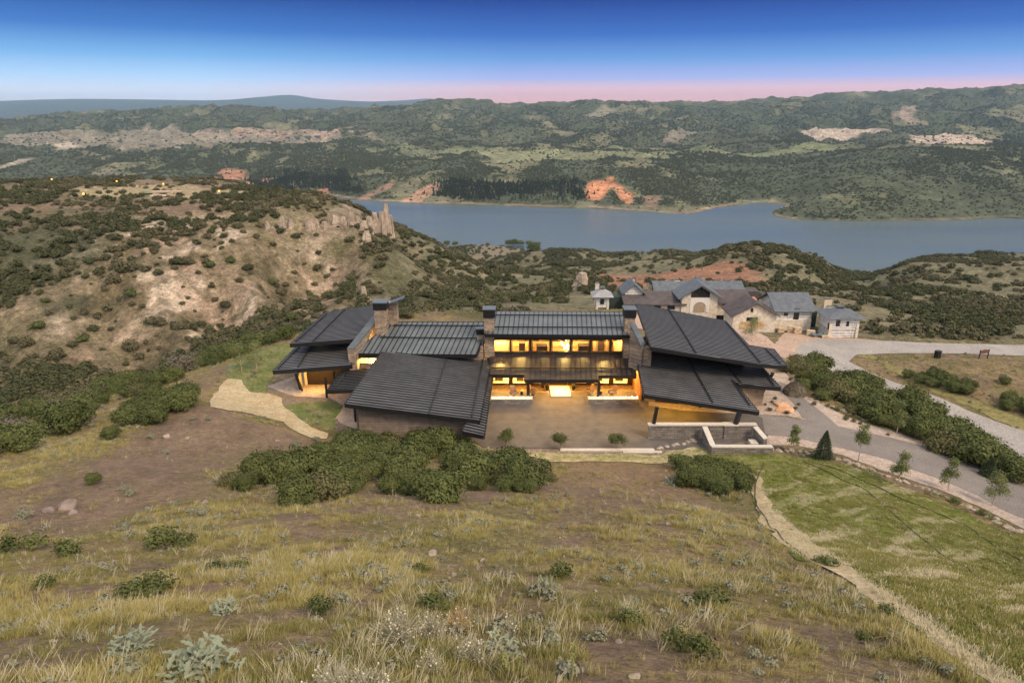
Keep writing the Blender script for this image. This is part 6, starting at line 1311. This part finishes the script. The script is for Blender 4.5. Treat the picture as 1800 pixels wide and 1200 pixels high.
# construction lot on the plateau of the left hill, tiny far houses
M_tanw = simple('tan_far_wall', (.42,.30,.20), .9); M_beige = simple('beige_far_wall', (.55,.47,.38), .9)
def far_house(px, py, w_, d_, h_, mt, lab, tmin, group=None, name='far_house', gabled=True):
    p = hit(px, py, tmin); r = empty(name, p, random.uniform(-.4,.4), label=lab, cat='building', group=group); m = MB(); m.box((0,0,h_/2-1), (w_,d_,h_+2)); m.build('wall', mt, r, local=True); m = MB()
    k = h_; m.prism([(-w_*.55,-d_*.55,k),(-w_*.55,0,k+h_*(.45 if gabled else .1)),(-w_*.55,d_*.55,k),(-w_*.55,d_*.55,k-.2),(-w_*.55,-d_*.55,k-.2)], (w_*1.1,0,0)); m.build('roof', M_roof3, r, local=True)
for i, (px, py, w_, h_, mt) in enumerate(((425,236,22,7,M_tanw),(440,238,18,6,M_beige),(462,233,22,7,M_tanw),(480,236,20,6,M_beige),(500,240,22,7,M_tanw),(522,243,22,5,M_roof2),(540,243,28,6,M_roof2),(558,242,22,6,M_roof2),(570,233,22,6,M_beige),(590,236,18,5,M_tanw),(617,232,18,6,M_beige),(636,232,26,7,M_tanw),(650,230,16,5,M_beige),(250,257,20,5,M_tanw),(268,258,18,5,M_roof2),(312,260,18,5,M_beige),(60,246,16,4,M_beige),(470,252,20,4,M_beige),(1283,276,14,3.5,M_beige),(497,253,16,4,M_tanw),(285,246,14,4,M_beige))):
    far_house(px, py, w_, w_*.6, h_, mt, ('blue grey' if mt is M_roof2 else 'tan' if mt is M_tanw else 'beige')+' far building beyond the lake, '+('far left, alone' if px < 100 else 'in the left loose group' if px < 330 else 'at the left of the main row' if px < 455 else 'left of the main row middle' if px < 510 else 'right of the main row middle' if px < 580 else 'at the right of the main row' if px < 700 else 'alone in the far meadow')+(', below the row' if py > 245 else ''), 1200, 'far settlement buildings beyond the lake')
p = hit(290, 345, 150); r = empty('building_frame', p, .2, label='flat tan construction deck with green and white crates on the left hill plateau', cat='construction site')
m = MB(); m.box((0,0,2.2), (16,6,.5)); m.build('deck', M_tanw, r, local=True); m = MB(); m.box((-7,-1,1.6), (3,3,1.8)); m.build('crate', simple('green_tarp', (.05,.2,.08)), r, local=True); m = MB(); m.box((-2,-3,.8), (7,2,.8)); m.build('crate', M_beige, r, local=True)
for q in (-6,0,6): m = MB(); m.box((q,0,1), (.4,.4,2.2)); m.build('post', M_dwood, r, local=True)
for i, (px, py, lab) in enumerate(((92,321,'leftmost orange work light on the plateau'),(206,324,'orange work light on the far edge of the plateau'),(288,329,'orange light above the construction deck'),(386,343,'rightmost orange work light on the plateau'),(148,348,'orange work light nearest the dark bush on the plateau'))):
    p = hit(px, py, 150); r = empty('work_light', p, label=lab, cat='lamp', group='orange work lights on the plateau'); m = MB(); m.tube([(0,0,0),(0,0,1.6)], [.06,.05], 5); m.build('pole', M_black, r, local=True); m = MB(); m.tube([(0,0,1.6),(0,0,2.2)], [.4,.35], 8); m.build('lantern', glow('orange_light', (1,.36,.04), 4) if i == 0 else bpy.data.materials['orange_light'], r, local=True)
# trees on the little point in the lake
for i, (px, py, s) in enumerate(((895,431,2.2),(905,431,2.3),(915,431,1.9),(930,432,2.1),(945,433,1.8),(938,442,2.4),(857,432,1.2),(800,432,1.8),(786,431,1.8))):
    p = hit(px, py, 300)
    if p is not None: put('shore_tree', OAK[i % 4], p, s*1.6, i, ['first','second','third','fourth','fifth','sixth','seventh','eighth','ninth'][i]+' listed dark round tree on the low lake point' if False else ('dark round tree on the low lake point, '+('by the tip' if px > 925 else 'at the left end' if px < 870 else 'in the close row of three')+(' nearer the house' if py > 440 else '')+('' if i % 2 else ', larger')), 'tree', 'trees on the lake point')
p = hit(968, 437, 300); put('lake_rock', RK[0], (p[0], p[1], LAKE+.3), 4, 0, 'tiny dark rock standing out of the lake off the point', 'rock')

# ------------------------------------------------------------------ haze
HZ = bpy.data.materials.new('haze_air'); HZ.use_nodes = True; t = HZ.node_tree; t.nodes.clear(); ho = node(t, 'ShaderNodeOutputMaterial'); pv = node(t, 'ShaderNodeVolumePrincipled')
pv.inputs['Color'].default_value = (.50,.76,1,1); pv.inputs['Density'].default_value = 4.2e-5; pv.inputs['Anisotropy'].default_value = 0; t.links.new(pv.outputs[0], ho.inputs['Volume'])
m = MB(); m.bb(-21500, 21500, -300, 17900, float(GZ.min())-3, max(float(GZ.max()), CH)+25); o = m.build('haze', HZ); o['kind'] = 'stuff'
